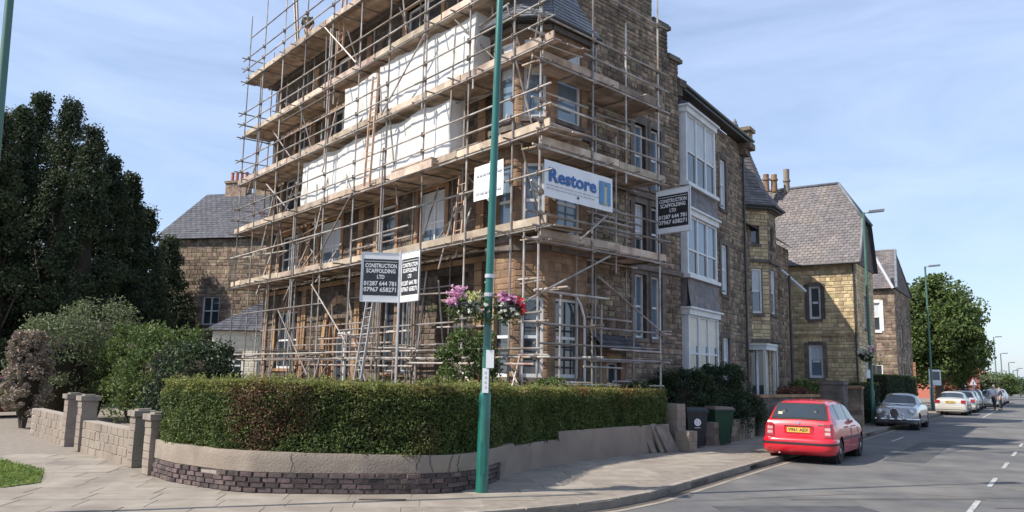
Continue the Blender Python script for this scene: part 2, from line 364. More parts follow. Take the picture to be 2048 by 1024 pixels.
def text_part(name, body, m, host, P, right, up, size, align='CENTER', bold=.0, width=None, ext=.002):
    cu = bpy.data.curves.new('txt', 'FONT'); cu.body = body; cu.size = size; cu.align_x = align; cu.align_y = 'CENTER'; cu.extrude = ext; cu.offset = bold; cu.resolution_u = 2
    t = bpy.data.objects.new('txt', cu); COL.objects.link(t); bpy.context.view_layer.update()
    me = bpy.data.meshes.new_from_object(t); bpy.data.objects.remove(t)
    v = np.empty(len(me.vertices)*3); me.vertices.foreach_get('co', v); v = v.reshape(-1, 3)
    right = Vector(right).normalized(); up = Vector(up).normalized(); nn = right.cross(up)
    if width and len(v):
        w = v[:, 0].max()-v[:, 0].min(); v[:, 0] *= width/w
    P = Vector(P)-OFF[host.name]
    w3 = np.outer(v[:, 0], right)+np.outer(v[:, 1], up)+np.outer(v[:, 2], nn)+np.array(P)
    me.vertices.foreach_set('co', w3.ravel()); me.materials.clear(); me.materials.append(m); me.update()
    o = bpy.data.objects.new(name, me); COL.objects.link(o); o.parent = host; OFF[o.name] = OFF[host.name]; return o

# ================================================================== GROUND
def sheet(name, pts, z, m):
    b = MB(); b.poly([(p[0], p[1], z) for p in pts]); return struct(b.build(name, m))
sheet('ground', [(-900, -60), (900, -60), (900, 1500), (-900, 1500)], -.13, grass_m)
K0 = V2(5.17, 17.57)                                    # a point of the straight kerb
def kpt(t, off=0): return K0+UD*t+NU*off
kerb_line = [V2(-30, 5.2), V2(-12, 7.6), V2(-6, 8.9), V2(-3, 9.75), V2(-1.2, 10.45), V2(.13, 11.18), V2(.85, 11.65), V2(1.49, 12.17), V2(2.25, 13.05), V2(3.12, 14.39), kpt(0)]
kerb_line += [kpt(t) for t in (60, 200, 420)]
# road: everything on the road side of the kerb line
far = [kpt(420, 60), kpt(-60, 70), V2(-30, -50)]
sheet('road', kerb_line+far, -.12, tarm)
# far side pavement
b = MB(); b.prism([kpt(-40, 10.2), kpt(420, 10.2), kpt(420, 60), kpt(-40, 60)], -.119, .0); struct(b.build('far_pavement', slabj))
# pavement body (raised 0.12 above road)
pv = kerb_line[:-1]+[kpt(420), kpt(420, -45), V2(-60, 230), V2(-60, 5.2)]
b = MB(); b.prism([(p.x, p.y) for p in pv], -.119, -.005); pave = struct(b.build('pavement', slabj)); OFF[pave.name] = Vector((0, 0, 0))
# dark channel in the gutter and kerb stones
def offset_line(pts, o):
    out = []
    for i, p in enumerate(pts):
        a = pts[max(0, i-1)]; c = pts[min(len(pts)-1, i+1)]; t = (c-a).normalized(); out.append(p+Vector((t.y, -t.x, 0))*o)
    return out
g = MB(); A = kerb_line; Bl = offset_line(kerb_line, .17)
for i in range(len(A)-1): g.poly([(A[i].x, A[i].y, -.114), (Bl[i].x, Bl[i].y, -.114), (Bl[i+1].x, Bl[i+1].y, -.114), (A[i+1].x, A[i+1].y, -.114)][::1])
struct(g.build('gutter', kerb_d))
g = MB(); C2 = offset_line(kerb_line, .27)
for i in range(len(A)-1): g.poly([(Bl[i].x, Bl[i].y, -.1145), (C2[i].x, C2[i].y, -.1145), (C2[i+1].x, C2[i+1].y, -.1145), (Bl[i+1].x, Bl[i+1].y, -.1145)])
struct(g.build('channel_strip', slab_m))
def resample(pts, step):
    out = [pts[0]]; rest = 0
    for a, b in zip(pts[:-1], pts[1:]):
        l = (b-a).length; t = step-rest
        while t <= l: out.append(a.lerp(b, t/l)); t += step
        rest = (l-(t-step))
    return out
kl = resample(kerb_line[3:-2], .9)
kerb = MB()
kerbo = struct(link_mesh('kerb', [(-20, 5, -.2), (-19.9, 5, -.2), (-19.9, 5.1, -.2)], [(0, 1, 2)], kerb_d)) if False else None
kroot = None
for i, (a, b) in enumerate(zip(kl[:-1], kl[1:])):
    d = (b-a).normalized(); n = Vector((d.y, -d.x, 0)); c = (a+b)/2-n*.065; c.z = -.055
    if kroot is None:
        q = MB(); q.obox(c, d*((b-a).length/2-.004), n*.065, (0, 0, .065)); kroot = struct(q.build('kerb', kerb_m)); continue
    if i < 90: block_obj('kerb_stone', 'kerb_stone', kerb_m, c, d, Vector((0, 0, 1)), ((b-a).length-.006, .13, .13), kroot, .012)
    else: kerb.obox(c, d*((b-a).length/2-.004), n*.065, (0, 0, .065))
kerb.obox(kpt(150, -.065)+Vector((0, 0, -.055)), UD*80, NU*.065, (0, 0, .065))
kerb.build('kerb_run', kerb_m, kroot, kind='stuff')

# garden wall line (base), used for the paving, the wall and the hedge
WL = [V2(-7.4, 15.7), V2(-6.07, 14.07), V2(-5.35, 13.25), V2(-4.8, 12.85), V2(-4.3, 12.5), V2(-3.85, 12.33), V2(-3.2, 12.28), V2(-2.2, 12.33), V2(-1.3, 12.48), V2(-.85, 12.72), V2(-.5, 13.2), V2(-.25, 14.0), V2(.04, 14.91), V2(.63, 16.35), V2(1.5, 17.55), V2(2.63, 18.91), V2(4.0, 20.45)]
# paving slabs
poly = [V2(-9.5, 8.1)]+kerb_line[2:]
def inside(p, poly):
    c = False; j = len(poly)-1
    for i in range(len(poly)):
        a, b = poly[i], poly[j]
        if (a.y > p.y) != (b.y > p.y) and p.x < (b.x-a.x)*(p.y-a.y)/(b.y-a.y)+a.x: c = not c
        j = i
    return c
pavepoly = [p+Vector((0, 0, 0)) for p in offset_line(kerb_line[2:11], -.14)]+[kpt(40, -.14), kpt(40, -3.2), kpt(3, -3.0)]+offset_line(WL, .02)[::-1][0:]+[V2(-9.5, 17.5), V2(-12, 14), V2(-8, 9)]
kerbpoly = [p+Vector((0, 0, 0)) for p in offset_line(kerb_line[2:11], -.14)]+[kpt(40, -.14), kpt(40, -9), V2(-4, 40), V2(-30, 40), V2(-30, 9)]
cand = []
gx = dirv(84); gy = Vector((-gx.y, gx.x, 0))
for i in range(-30, 60):
    row = random.uniform(0, .9)
    for j in range(-34, 60):
        c = V2(0, 14)+gx*((j+.5)*.9+row-20)+gy*((i+.5)*.6-8)
        cs = [c+gx*(sx*.435)+gy*(sy*.285) for sx in (-1, 1) for sy in (-1, 1)]
        if inside(c, pavepoly) and all(inside(q, kerbpoly) for q in cs) and c.y > 8 and c.y < 30: cand.append(c)
cand.sort(key=lambda c: c.length)
vis = [c for c in cand if -.68 < (c.x)/c.y < .70 and c.y > 10]
rest = [c for c in cand if not (-.68 < c.x/c.y < .70 and c.y > 10)]
sb = MB()
for k, c in enumerate(vis+rest):
    z = -.03+random.uniform(-.0015, .002); cc = Vector((c.x, c.y, z))
    if k < 290:
        o = block_obj('paving_slab', 'paving_slab', slab_m, cc, gx, Vector((0, 0, 1)), (.892, .06, .592), pave, .006)
    else: sb.obox(cc, gx*.444, gy*.294, (0, 0, .03))
sb.build('slabwork', slab_m, pave, kind='stuff')
# asphalt footway further left, drive and verge
sheet('side_path', [(-9.4, 17.6), (-6.2, 14.6), (-7.6, 16.4), (-13, 24.5), (-20, 34), (-34, 34), (-34, 18), (-12.4, 14.3)], -.006, tarm_l)
struct(link_mesh('garden_soil', [(p.x, p.y, .28) for p in offset_line(WL, -.3)]+[(3.3, 24, .28), (.5, 30, .28), (-10, 42, .28), (-13, 40, .28)], [tuple(range(len(WL)+4))], soil))
vpoly = [(-9.6, 15.6), (-8.0, 14.2), (-7.3, 12.9), (-7.5, 12.3), (-9.2, 12.5), (-12.5, 14.4), (-11.5, 15.4)]
b = MB(); b.prism(vpoly, -.01, .012); struct(b.build('verge', grass_m))
vp3 = [Vector((x, y, 0)) for x, y in vpoly]; pts = []
while len(pts) < 9000:
    p = Vector((random.uniform(-12.5, -7.3), random.uniform(12.3, 15.6), 0))
    if inside(p, vp3): pts.append((p.x, p.y, .02+random.random()*.05))
tag(leaves(pts, .07, grass_l, 'grass', up=-.2, asp=.25), 'patch of bright grass on the verge left of the footway', 'grass', kind='stuff')
# road paint
def strip(mb, a, b, w, z=-.112):
    d = (b-a).normalized(); n = Vector((d.y, -d.x, 0))*w/2
    mb.poly([(p.x, p.y, z) for p in (a-n, a+n, b+n, b-n)])
dash0 = V2(6.78, 12.2); dd = (V2(14.46, 23.07)-V2(6.87, 12.06)).normalized()
b = MB()
for k in range(-3, 60):
    a = dash0+dd*(k*4.0); strip(b, a, a+dd*1.75, .085)
mk = struct(b.build('centre_dashes', paint_w))
b = MB()
strip(b, kpt(11.5, 1.1), kpt(14.2, 1.1), .09); strip(b, kpt(36, 2.3), kpt(70, 2.3), .1)
struct(b.build('parking_line', paint_w))
b = MB()
for y0, xx, a in ((13.4, 4.6, 8), (11.9, 2.6, -6), (12.9, 7.6, 5)):
    strip(b, V2(xx, y0), V2(xx+3.4, y0+.4), .035, -.1125)
struct(b.build('tar_joint', kerb_d))
tarp = mat('tar_patch', (.055, .056, .06), (.085, .085, .088), .85, 3, .6, 90)
sheet('road_patch', [(3.2, 11.6), (5.6, 11.9), (5.5, 12.9), (3.1, 12.6)], -.1165, tarp)
sheet('road_patch', [(9.2, 20.2), (10.0, 19.7), (14.2, 26.1), (13.4, 26.6)], -.1165, tarp)
b = MB()
for k in range(5):
    p = V2(2.0+k*1.9, 12.7+k*.9); dr = dirv(70+k*14)
    for j in range(14):
        q_ = p+dr*.33+V2(random.uniform(-.07, .07), random.uniform(-.07, .07)); strip(b, p, q_, .018, -.1155); p = q_
struct(b.build('road_crack', kerb_d))
# utility covers
b = MB()
c0 = ground(765, 1000); b.obox((c0.x, c0.y, .003), Vector((.33, .02, 0)), Vector((0, .045, 0)), (0, 0, .008))
tag(b.build('drain_cover', kerb_d), 'dark slotted drain cover in the paving before the brick wall', 'drain cover')

# ================================================================== GARDEN WALL
wt = thing('garden_wall', 'low corner garden wall, dark brick courses under cracked cement render', 'wall', (-1, 12.5, 0))
WT = [0]
for a, b in zip(WL[:-1], WL[1:]): WT.append(WT[-1]+(b-a).length)
def on_wl(s, off=0):
    s = max(0, min(WT[-1]-1e-4, s)); i = max(k for k in range(len(WL)-1) if WT[k] <= s)
    t = (s-WT[i])/(WT[i+1]-WT[i]); d0 = (WL[i+1]-WL[i]).normalized()
    da = (WL[i]-WL[i-1]).normalized() if i else d0; db = (WL[i+2]-WL[i+1]).normalized() if i+2 < len(WL) else d0
    v0 = (da+d0).normalized(); v1 = (d0+db).normalized(); dv = v0.lerp(v1, t).normalized(); n = Vector((dv.y, -dv.x, 0))
    return WL[i].lerp(WL[i+1], t)+n*off, dv, n
def wall_top(s):
    p, _, _ = on_wl(s)
    if p.y > 16.9 and p.x > .8: return .66
    if p.x > .1 and p.y > 14.8: return .50
    return .56 if p.x > -.9 else .56+.04*min(1, (-p.x-.9)/3)
NS = 130; S0 = WT[1]
ring = []
cuts = [S0+(WT[-1]-S0)*i/NS for i in range(NS+1)]
BT = .30
NS = 200; cuts = [S0+(WT[-1]-S0)*i/NS for i in range(NS+1)]
def is_brick(sm): p = on_wl(sm)[0]; return p.y < 14.3 or p.x < -1
def strip_solid(name, m, idx, fo, bo, zlo, zhi, nz=5):
    V = []; Fc = []; k = nz+3
    for i in idx:
        s = cuts[i]; p, d_, n = on_wl(s); a, b_ = zlo(s), zhi(s)
        for j in range(nz+1):
            z = a+(b_-a)*j/nz; o = fo+(.010*noise.noise(Vector((s*1.7, z*3, 2)))+.004*noise.noise(Vector((s*7, z*8, 5))) if fo > 0 else 0); q = p+n*(o-(.008 if j == nz else 0)); V.append((q.x, q.y, z))
        q = p+n*bo; V += [(q.x, q.y, b_), (q.x, q.y, a)]
    for i in range(len(idx)-1):
        for j in range(k): a = i*k+j; b_ = i*k+(j+1) % k; Fc.append((a, a+k, b_+k, b_))
    Fc.append(tuple(range(k))); Fc.append(tuple(range((len(idx)-1)*k+k-1, (len(idx)-1)*k-1, -1)))
    return link_mesh(name, V, Fc, m, wt, True, 40)
grp = []
for i in range(NS):
    key = (is_brick((cuts[i]+cuts[i+1])/2), round(wall_top((cuts[i]+cuts[i+1])/2), 1) if on_wl(cuts[i])[0].x > .1 else 0)
    if grp and grp[-1][0] == key: grp[-1][1].append(i+1)
    else: grp.append([key, [i, i+1]])
for key, idx in grp:
    mids = (cuts[idx[0]]+cuts[idx[-1]])/2
    zt_ = (lambda s, t=wall_top(mids): t) if key[1] else wall_top
    if key[0]: strip_solid('mortar_bed', bmort, idx, -.008, -.22, lambda s: -.1, lambda s: BT)
    strip_solid('render_coat', render_m, idx, .014, -.23, (lambda s: BT) if key[0] else (lambda s: -.1), zt_)
nb = 0; bz = MB()
for r_ in range(4):
    s = S0+random.uniform(0, .1)+(.115 if r_ % 2 else 0)
    while True:
        p, dv, n = on_wl(s+.107)
        if p.y > 14.25 and p.x > -1: break
        if not (r_ == 3 and random.random() < .12):
            c = p+n*(random.uniform(-.012, .0)); c.z = .037+r_*.0745
            block_obj('brick', 'brick', brick_m, c, dv, n, (.210+random.uniform(-.008, .003), .085, .060), wt); nb += 1
        s += .228
# cracks: thin dark fissures in the render
ck = MB()
for px in (585, 845, 870, 945, 1010):
    z0 = BT; P0 = onplane(px, 950, (-2, 12.35), (0, -1)); best = min(range(NS), key=lambda i: (on_wl(cuts[i])[0]-Vector((P0.x, P0.y, 0))).length)
    s = cuts[best]; z = wall_top(s)-.005; x = s
    while z > BT+.01:
        x2 = x+random.uniform(-.035, .035); z2 = z-random.uniform(.03, .06)
        (p, d_, n_), (q, _, n2) = on_wl(x), on_wl(x2)
        w = random.uniform(.004, .009)
        ck.poly([(p+n_*.024-d_*w)+Vector((0, 0, z)), (p+n_*.024+d_*w)+Vector((0, 0, z)), (q+n2*.024+d_*w)+Vector((0, 0, z2)), (q+n2*.024-d_*w)+Vector((0, 0, z2))]); x, z = x2, z2
ck.build('crack', kerb_d, wt)
# joints of the blockwork showing through the render on the right-hand run
# end pier, low block and leaning slabs at the right-hand end
t = thing('gate_pier', 'short rough block gate pier at the right end of the hedge beside the wheelie bins', 'pier', (4.2, 20.7, 0))
def pier(t, c, w, h, d, n, m, mo, cap=None, courses=None):
    P = Vector((c.x, c.y, 0))
    nc = courses or max(2, round(h/.2)); z = 0
    for k in range(nc):
        hh = h/nc; kk = 2 if w > .35 else 1
        for j in range(kk):
            cx = (j+.5)/kk*w-w/2
            q = MB(); q.obox(P+d*cx+Vector((0, 0, z+hh/2)), d*(w/kk/2-.006), n*(w/2+random.uniform(-.008, .008)), (0, 0, hh/2-.006)); q.build('stone', m, t)
        z += hh
    q = MB(); q.obox(P+Vector((0, 0, h/2)), d*(w/2-.012), n*(w/2-.014), (0, 0, h/2-.003)); q.build('pier_core', mo, t)
    if cap: q = MB(); q.obox(P+Vector((0, 0, h+.05)), d*(w/2+.04), n*(w/2+.04), (0, 0, .05)); q.obox(P+Vector((0, 0, h+.115)), d*(w/2-.05), n*(w/2-.05), (0, 0, .015)); q.build('cap', cap, t)
WD = (WL[-1]-WL[-2]).normalized(); WN = Vector((WD.y, -WD.x, 0))
pier(t, V2(4.25, 20.95), .42, 1.15, WD, WN, render_m, mortar)
t2 = thing('stone_block', 'squat rendered block standing low in front of the gate pier', 'block', (4.5, 20.4, 0))
pier(t2, V2(4.45, 20.5), .40, .5, WD, WN, render_m, mortar)
for k, (px, h, lean) in enumerate(((1283, .72, .20), (1302, .78, .28), (1320, .74, .24), (1340, .70, .30))):
    g0 = ground(px+6, 907-k*1.0); tl = ['grey stone flag leaning on the wall, first of four from the left', 'grey stone flag leaning on the wall, second of four from the left', 'grey stone flag leaning on the wall, third of four from the left', 'broadest grey stone flag leaning on the wall, beside the low block'][k]
    q = MB(); w = .11 if k < 3 else .26
    up = (Vector((0, 0, 1))-WD*(.35+.1*(k % 2))-WN*lean).normalized(); ax = WD; nz_ = ax.cross(up).normalized()
    c = Vector((g0.x, g0.y, 0))+up*(h/2)
    q.obox(c, ax*w, nz_*.025, up*(h/2)); tag(q.build('stone_flag', mortar), tl, 'stone flag', 'flags leaning on the garden wall')

# ================================================================== HEDGES AND SHRUBS
def hedge_top(p):
    if p.x > .0 and p.y > 15: return 1.56-.012*max(0, p.y-15)
    return 1.62+.02*math.sin(p.x*1.3)
ht = thing('privet_hedge', 'long clipped privet hedge with yellow top growing behind the low corner wall', 'hedge', (-1, 13, 0))
core = MB(); fp = []; tp = []; bp_ = []
hs = [S0+.05+(WT[-1]-S0+.1)*i/160 for i in range(161)]
TH = 1.15
for i in range(160):
    (a, _, na), (c, _, nc) = on_wl(hs[i]), on_wl(hs[i+1]); zb = wall_top(hs[i])-.05; zt = hedge_top(a)-.09
    q = [a-na*.30, c-nc*.30, c-nc*(TH-.1), a-na*(TH-.1)]
    core.mesh([(p.x, p.y, zb) for p in q]+[(p.x, p.y, zt) for p in q], [(3, 2, 1, 0), (4, 5, 6, 7), (0, 1, 5, 4), (1, 2, 6, 5), (2, 3, 7, 6), (3, 0, 4, 7)])
core.build('dark_core', core_m, ht)  # dark box added inside the hedge to block light
rs = random.Random(5)
L_ = WT[-1]-S0
for k in range(76000):
    s = S0+rs.random()*L_; p, dv, n = on_wl(s); zb = wall_top(s)-.03; zt = hedge_top(p)
    z = zb+(zt-zb)*rs.random()
    bul = .10*noise.noise(Vector((s*.9, z*1.5, 0)))+.07*noise.noise(Vector((s*3.2, z*3.6, 3)))
    rnd = max(0, z-zt+.24)**2*2.4
    o = -.03+bul-rnd-rs.random()**1.5*.20
    q = p+n*o; q.z = z+.0
    dq = 1-abs(p.x+3.75)/.85-max(0, .85-z)*1.6+.9*noise.noise(Vector((p.x*1.8, z*2.2, 4)))
    (bp_ if rs.random() < min(.8, dq*.9) else tp if z > zt-.17-.12*noise.noise(Vector((s*2, 0, 5))) and rs.random() < .8 else fp).append(q)
for k in range(30000):
    s = S0+rs.random()*L_; p, dv, n = on_wl(s); zt = hedge_top(p); o = rs.uniform(-TH, -.02)
    z = zt+.035*noise.noise(Vector((p.x*2.2, o*3, 9)))-rs.random()**2*.09+.015
    q = p+n*o; q.z = z; tp.append(q)
for k in range(9000):                                   # rear face and the two ends
    s = S0+rs.random()*L_; p, dv, n = on_wl(s); q = p-n*(TH-.05*rs.random()); q.z = rs.uniform(.4, hedge_top(p)); fp.append(q)
    if k < 5000:
        e = WT[-1]-.01 if k % 2 else S0+.01; p, dv, n = on_wl(e); q = p-n*rs.uniform(.05, TH)+dv*(rs.uniform(-.05, .12)*(1 if k % 2 else -1)); q.z = rs.uniform(.45, 1.5); fp.append(q)
for k in range(420):
    s = S0+rs.random()*L_; p, dv, n = on_wl(s); o = rs.uniform(-TH, .02); hgt = rs.uniform(.05, .16)
    for j in range(7): q = p+n*(o+rs.uniform(-.015, .015))+dv*(rs.uniform(-.02, .02)); q.z = hedge_top(p)+hgt*j/7; tp.append(q)
leaves(fp, .046, hedge_m, 'foliage', ht, 'stuff'); leaves(tp, .045, hedge_t, 'top_growth', ht, 'stuff'); leaves(bp_, .043, hedge_b, 'brown_patch', ht, 'stuff')
for k in range(10): pass

def shrub(name, label, cat, c, rx, ry, h, m, n=14000, leaf=.06, seed=3, z0=0.0, group=None, lobes=26, cl=.34, stem=True, core=True):
    t = thing(name, label, cat, (c.x, c.y, z0), group); rg = random.Random(seed); cs = []
    for i in range(lobes*6):
        th = rg.random()*6.283; ph = rg.random()**.7; r_ = rg.uniform(.55, 1)
        cs.append((c.x+rx*r_*math.cos(th)*math.sqrt(1-(ph*.85)**2), c.y+ry*r_*math.sin(th)*math.sqrt(1-(ph*.85)**2), z0+.12*h+h*.8*ph))
    pts = clumps(cs, cl*min(rx, ry, h)*.8, max(4, n//(lobes*6)), seed)
    leaves(pts[pts[:, 2] > z0+.01], leaf, m, 'foliage', t, 'stuff')
    q = MB(); kk = 5
    for i in range(kk):
        a = 6.283*i/kk; q.tube((c.x+.05*math.cos(a), c.y+.05*math.sin(a), z0), (c.x+rx*.55*math.cos(a), c.y+ry*.55*math.sin(a), z0+h*.7), .03*max(1, h/2), 5, .012)
    q.build('stem', bark, t)
    if not core: return t
    k = MB(); k.lathe((c.x, c.y, z0+h*.12), [(0, min(rx, ry)*.3), (h*.25, min(rx, ry)*.58), (h*.5, min(rx, ry)*.5), (h*.66, min(rx, ry)*.12)], 10); k.build('inner_core', core_m, t, smooth=True)
    return t
c = atY(1395, 800, 22.6); shrub('dark_shrub', 'wide dark rounded shrub behind the two wheelie bins', 'shrub', V2(c.x-.15, 23.9), 1.35, .8, 2.15, darkleaf, 15000, .07, 3)
c = atY(1462, 800, 24.0); shrub('dark_shrub', 'taller dark shrub below the white ground floor bay window', 'shrub', V2(c.x-.1, 24.9), 1.0, .8, 2.35, darkleaf, 13000, .07, 4)
c = atY(1505, 800, 26.0); shrub('dark_shrub', 'small dark shrub trailing beside the terrace porch', 'shrub', V2(c.x, 26.4), .6, .6, 1.3, darkleaf, 5000, .06, 14)
shrub('climbing_rose', 'leafy climbing shrub before the dark recess, behind the hanging baskets', 'climber', V2(-.98, 19.1), .9, .5, 2.7, decid, 4300, .09, 8, .28, lobes=22, cl=.42, core=False)
shrub('garden_shrub', 'low bushy plant behind the hedge under the orange arch bay', 'shrub', V2(.95, 18.2), .6, .4, 1.55, decid, 4000, .06, 9, .28, lobes=10)
shrub('garden_shrub', 'low green plant behind the hedge below the blank end wall', 'shrub', V2(3.0, 20.6), .9, .45, 1.5, darkleaf, 6000, .06, 10, .28, lobes=12)

# ================================================================== CORNER HOUSE
S_ = V2(.62, 18.6)
def solve2(a, b):                                        # point with given distances to the two scaffold planes
    M_ = np.array([[NL.x, NL.y], [NG.x, NG.y]]); q = np.linalg.solve(M_, [a, b]); return S_+V2(q[0], q[1])
W0 = solve2(-1.35, -1.35)
def sz(px, py, P, d, n):
    q = onplane(px, py, P, n); v = Vector((q.x, q.y, 0))-P; return v.dot(d), q.z
ch_ = thing('corner_house', 'tall stone corner house with octagonal turret and stepped gable inside the scaffolding', 'house', (W0.x, W0.y, 0))
WINL = [(14.7, 16.9, 1.9, 4.2, 2), (6.1, 6.95, 1.8, 4.5, 0), (7.2, 8.05, 1.8, 4.5, 0),
        (4.45, 5.95, 5.5, 7.5, 1), (7.4, 8.6, 5.5, 7.45, 0), (11.3, 13.1, 5.6, 7.5, 1), (14.9, 16.9, 5.5, 7.4, 2),
        (15.0, 16.9, 8.5, 9.9, 1), (11.2, 12.6, 9.9, 11.9, 1), (14.6, 15.9, 10.2, 11.9, 0), (5.0, 7.2, 12.3, 14.2, 1), (11.4, 12.4, 12.6, 14.0, 0)]
arch = (10.2, 12.0, 1.2, 3.7)
recess = (3.15, 4.75, .4, 4.75)
opL = [(w[0], w[1], w[2], w[3]) for w in WINL]+[arch, recess]
topL = stepfn([9.6], [17.3, 14.45])
wall(ch_, 'long_wall', W0, LD, NL, .3, 18.2, 0, topL, opL, .19, (.22, .55), joint=.012, mt=lstone, mm=mat('sooted_shaded_mortar', (.12, .10, .085), (.18, .15, .125), .95, 6, .4, 40))  # stone and mortar carry the board shade in their colour besides soot
for w in WINL: window(ch_, W0, LD, NL, w[0], w[1], w[2], w[3], mull=w[4], surround=sandst, gm=pane_b if w[0] in (4.45, 11.3) else pane_d, nets=.6 if w[0] in (4.45, 11.3) else 0)
# arched ground-floor window with three rings of dressed sandstone
window(ch_, W0, LD, NL, arch[0]+.25, arch[1]-.25, arch[2], arch[3]-.45, mull=1, sill=True, rec=.25)
ac = W0+LD*((arch[0]+arch[1])/2); zc = 3.05
q = MB(); q.wbox(W0, LD, NL, arch[0], arch[1], -.5, -.42, arch[2], arch[3]); q.build('recess_wall', sandst, ch_)
for ring_, (r0_, r1_, o_) in enumerate(((.62, .82, -.12), (.84, 1.06, -.02), (1.08, 1.34, .07))):
    nv = 9
    for i in range(nv):
        a0 = math.pi*i/nv+.012; a1 = math.pi*(i+1)/nv-.012; q = MB(); vs = []
        for off in (-.4, o_):
            for rr_, aa in ((r0_, a0), (r1_, a0), (r1_, a1), (r0_, a1)):
                p = ac+LD*(rr_*math.cos(aa))+NL*off; vs.append((p.x, p.y, zc+rr_*math.sin(aa)*1.15))
        q.mesh(vs, [(0, 1, 2, 3), (4, 7, 6, 5), (0, 4, 5, 1), (1, 5, 6, 2), (2, 6, 7, 3), (3, 7, 4, 0)]); q.build('voussoir', sandst, ch_)
    for sg in (-1, 1):
        z = 1.0
        while z < zc-.02:
            h = min(.34, zc-z); q = MB(); a, b_ = sorted((sg*r0_, sg*r1_)); q.wbox(ac, LD, NL, a, b_, -.4, o_+random.uniform(-.01, .01), z+.005, z+h-.005); q.build('jamb_stone', sandst, ch_); z += h
# dark recess: porch opening with the door set deep
q = MB(); q.wbox(W0, LD, NL, recess[0], recess[1], -1.6, -1.5, .3, recess[3]); q.wbox(W0, LD, NL, recess[0]-.1, recess[0], -1.5, -.4, .3, recess[3]); q.wbox(W0, LD, NL, recess[1], recess[1]+.1, -1.5, -.4, .3, recess[3]); q.wbox(W0, LD, NL, recess[0]-.1, recess[1]+.1, -1.6, -.4, recess[3], recess[3]+.1)
q.build('porch_lining', darkst, ch_)
q = MB(); q.wbox(W0, LD, NL, recess[0]+.35, recess[1]-.35, -1.5, -1.43, .4, 2.7); q.build('door', dkpaint, ch_)
for z in (4.95, 8.05, 14.3):
    q = MB(); q.wbox(W0, LD, NL, .3, 18.25, .03, .13 if z < 14 else .3, z, z+.16); q.build('string_course', sandst if z < 8 else darkst, ch_)
for s in (2.4, 9.5, 13.9, 17.7):                       # dressed piers
    z = .2
    while z < 13.9:
        if not 4.75 < z < 5.15: q = MB(); q.wbox(W0, LD, NL, s, s+.36, .02, .09+random.uniform(-.01, .01), z+.006, z+.40); q.build('quoin', sandst, ch_)
        z += .41
# gable side
gop = [(4.1, 4.68, 7.55, 9.5), (4.95, 5.5, 7.55, 9.5), (4.1, 4.68, 5.35, 7.0), (4.95, 5.5, 5.35, 7.0), (4.1, 4.68, 2.95, 4.85), (4.95, 5.5, 2.95, 4.85), (2.75, 3.4, 1.0, 2.2)]
topG = stepfn([1.2, 2.2, 4.3, 5.1, 5.95], [13.05, 14.1, 15.2, 14.1, 13.05, 12.1])
pk = lambda c: (0 if c[3] > 2.4 and c[3] < 13.9 else 1, abs(c[3]-9.5)*.8-c[1]*.0)
wall(ch_, 'gable_wall', W0, GD, NG, .9, 6.55, 0, topG, gop, .145, (.15, .44), indiv=290, pick=pk, piece='gable_stone', proud=.04)
for i, o_ in enumerate(gop): window(ch_, W0, GD, NG, o_[0], o_[1], o_[2], o_[3], surround=darkst if i < 6 else sandst, rail=True, fw_=.06, nets=.0 if i != 2 else .6, gm=pane_b if o_[2] in (2.95, 7.55) else pane_d)
for a, b_, z in ((.85, 1.2, 13.05), (1.15, 2.2, 14.1), (2.15, 4.35, 15.2), (4.3, 5.2, 14.1), (5.1, 6.05, 13.05), (5.95, 6.7, 12.1)):
    q = MB(); q.wbox(W0, GD, NG, a, b_, -.45, .10, z+.002, z+.13); q.wbox(W0, GD, NG, a+.04, b_-.04, -.4, .05, z+.132, z+.2); q.build('coping', darkst, ch_)
for z in (4.98, 7.2):
    q = MB(); q.wbox(W0, GD, NG, 2.3, 6.57, .045, .12, z, z+.13); q.build('string_course', darkst, ch_)
q = MB(); q.wbox(W0, GD, NG, 6.5, 6.9, -.3, .12, 11.3, 11.55); q.wbox(W0, GD, NG, 6.5, 6.75, -.3, .06, 11.0, 11.3); q.build('kneeler', darkst, ch_)
# gable return towards the terrace
Pr = W0+GD*6.55
wall(ch_, 'return_wall', Pr, -NG, GD, .42, 5.0, 0, 12.0, (), .18)
# little lean-to roof under the gable lights
a = W0+GD*2.0+NG*.05; b_ = W0+GD*3.9+NG*.05
def up(p, z): return Vector((p.x, p.y, z))
slates(ch_, up(a+NG*.55, 2.55), up(b_+NG*.55, 2.55), up(b_, 2.95), up(a, 2.95), slate_d, name='lean_to_slates')
# turret
B_ = atY(1100, 300, 19.9); B_ = V2(B_.x, B_.y); A_ = B_+V2(-.86, .03); A2 = A_+V2(-.66, .70); C_ = B_+GD*1.5; Cb = C_-NG*.9; A2b = A2-NL*1.2
TP = [A2b, A2, A_, B_, C_, Cb]
def face(P, Q, wins, nm, mt=None):
    d = (Q-P).normalized(); n = Vector((d.y, -d.x, 0)); L = (Q-P).length
    ops = [(w[0], w[1], z0, z1) for w in wins for z0, z1 in ((1.75, 3.75), (5.25, 7.2), (8.4, 10.55))]
    wall(ch_, nm, P, d, n, 0, L, 0, 11.0, ops, .16, (.18, .42), mt=mt or tstone, mm=tstone, thick=.25, proud=.015, joint=.008)
    for o_ in ops: window(ch_, P, d, n, o_[0], o_[1], o_[2], o_[3], surround=None, rail=o_[2] < 8, fw_=.075, gm=pane_b if o_[2] > 5 else pane_d, nets=.45 if o_[2] > 8 else 0, rec=.1)
    for z in (4.9, 8.05, 10.75):
        q = MB(); q.wbox(P, d, n, -.03, L+.03, .03, .12, z, z+.14); q.build('string_course', darkst, ch_)
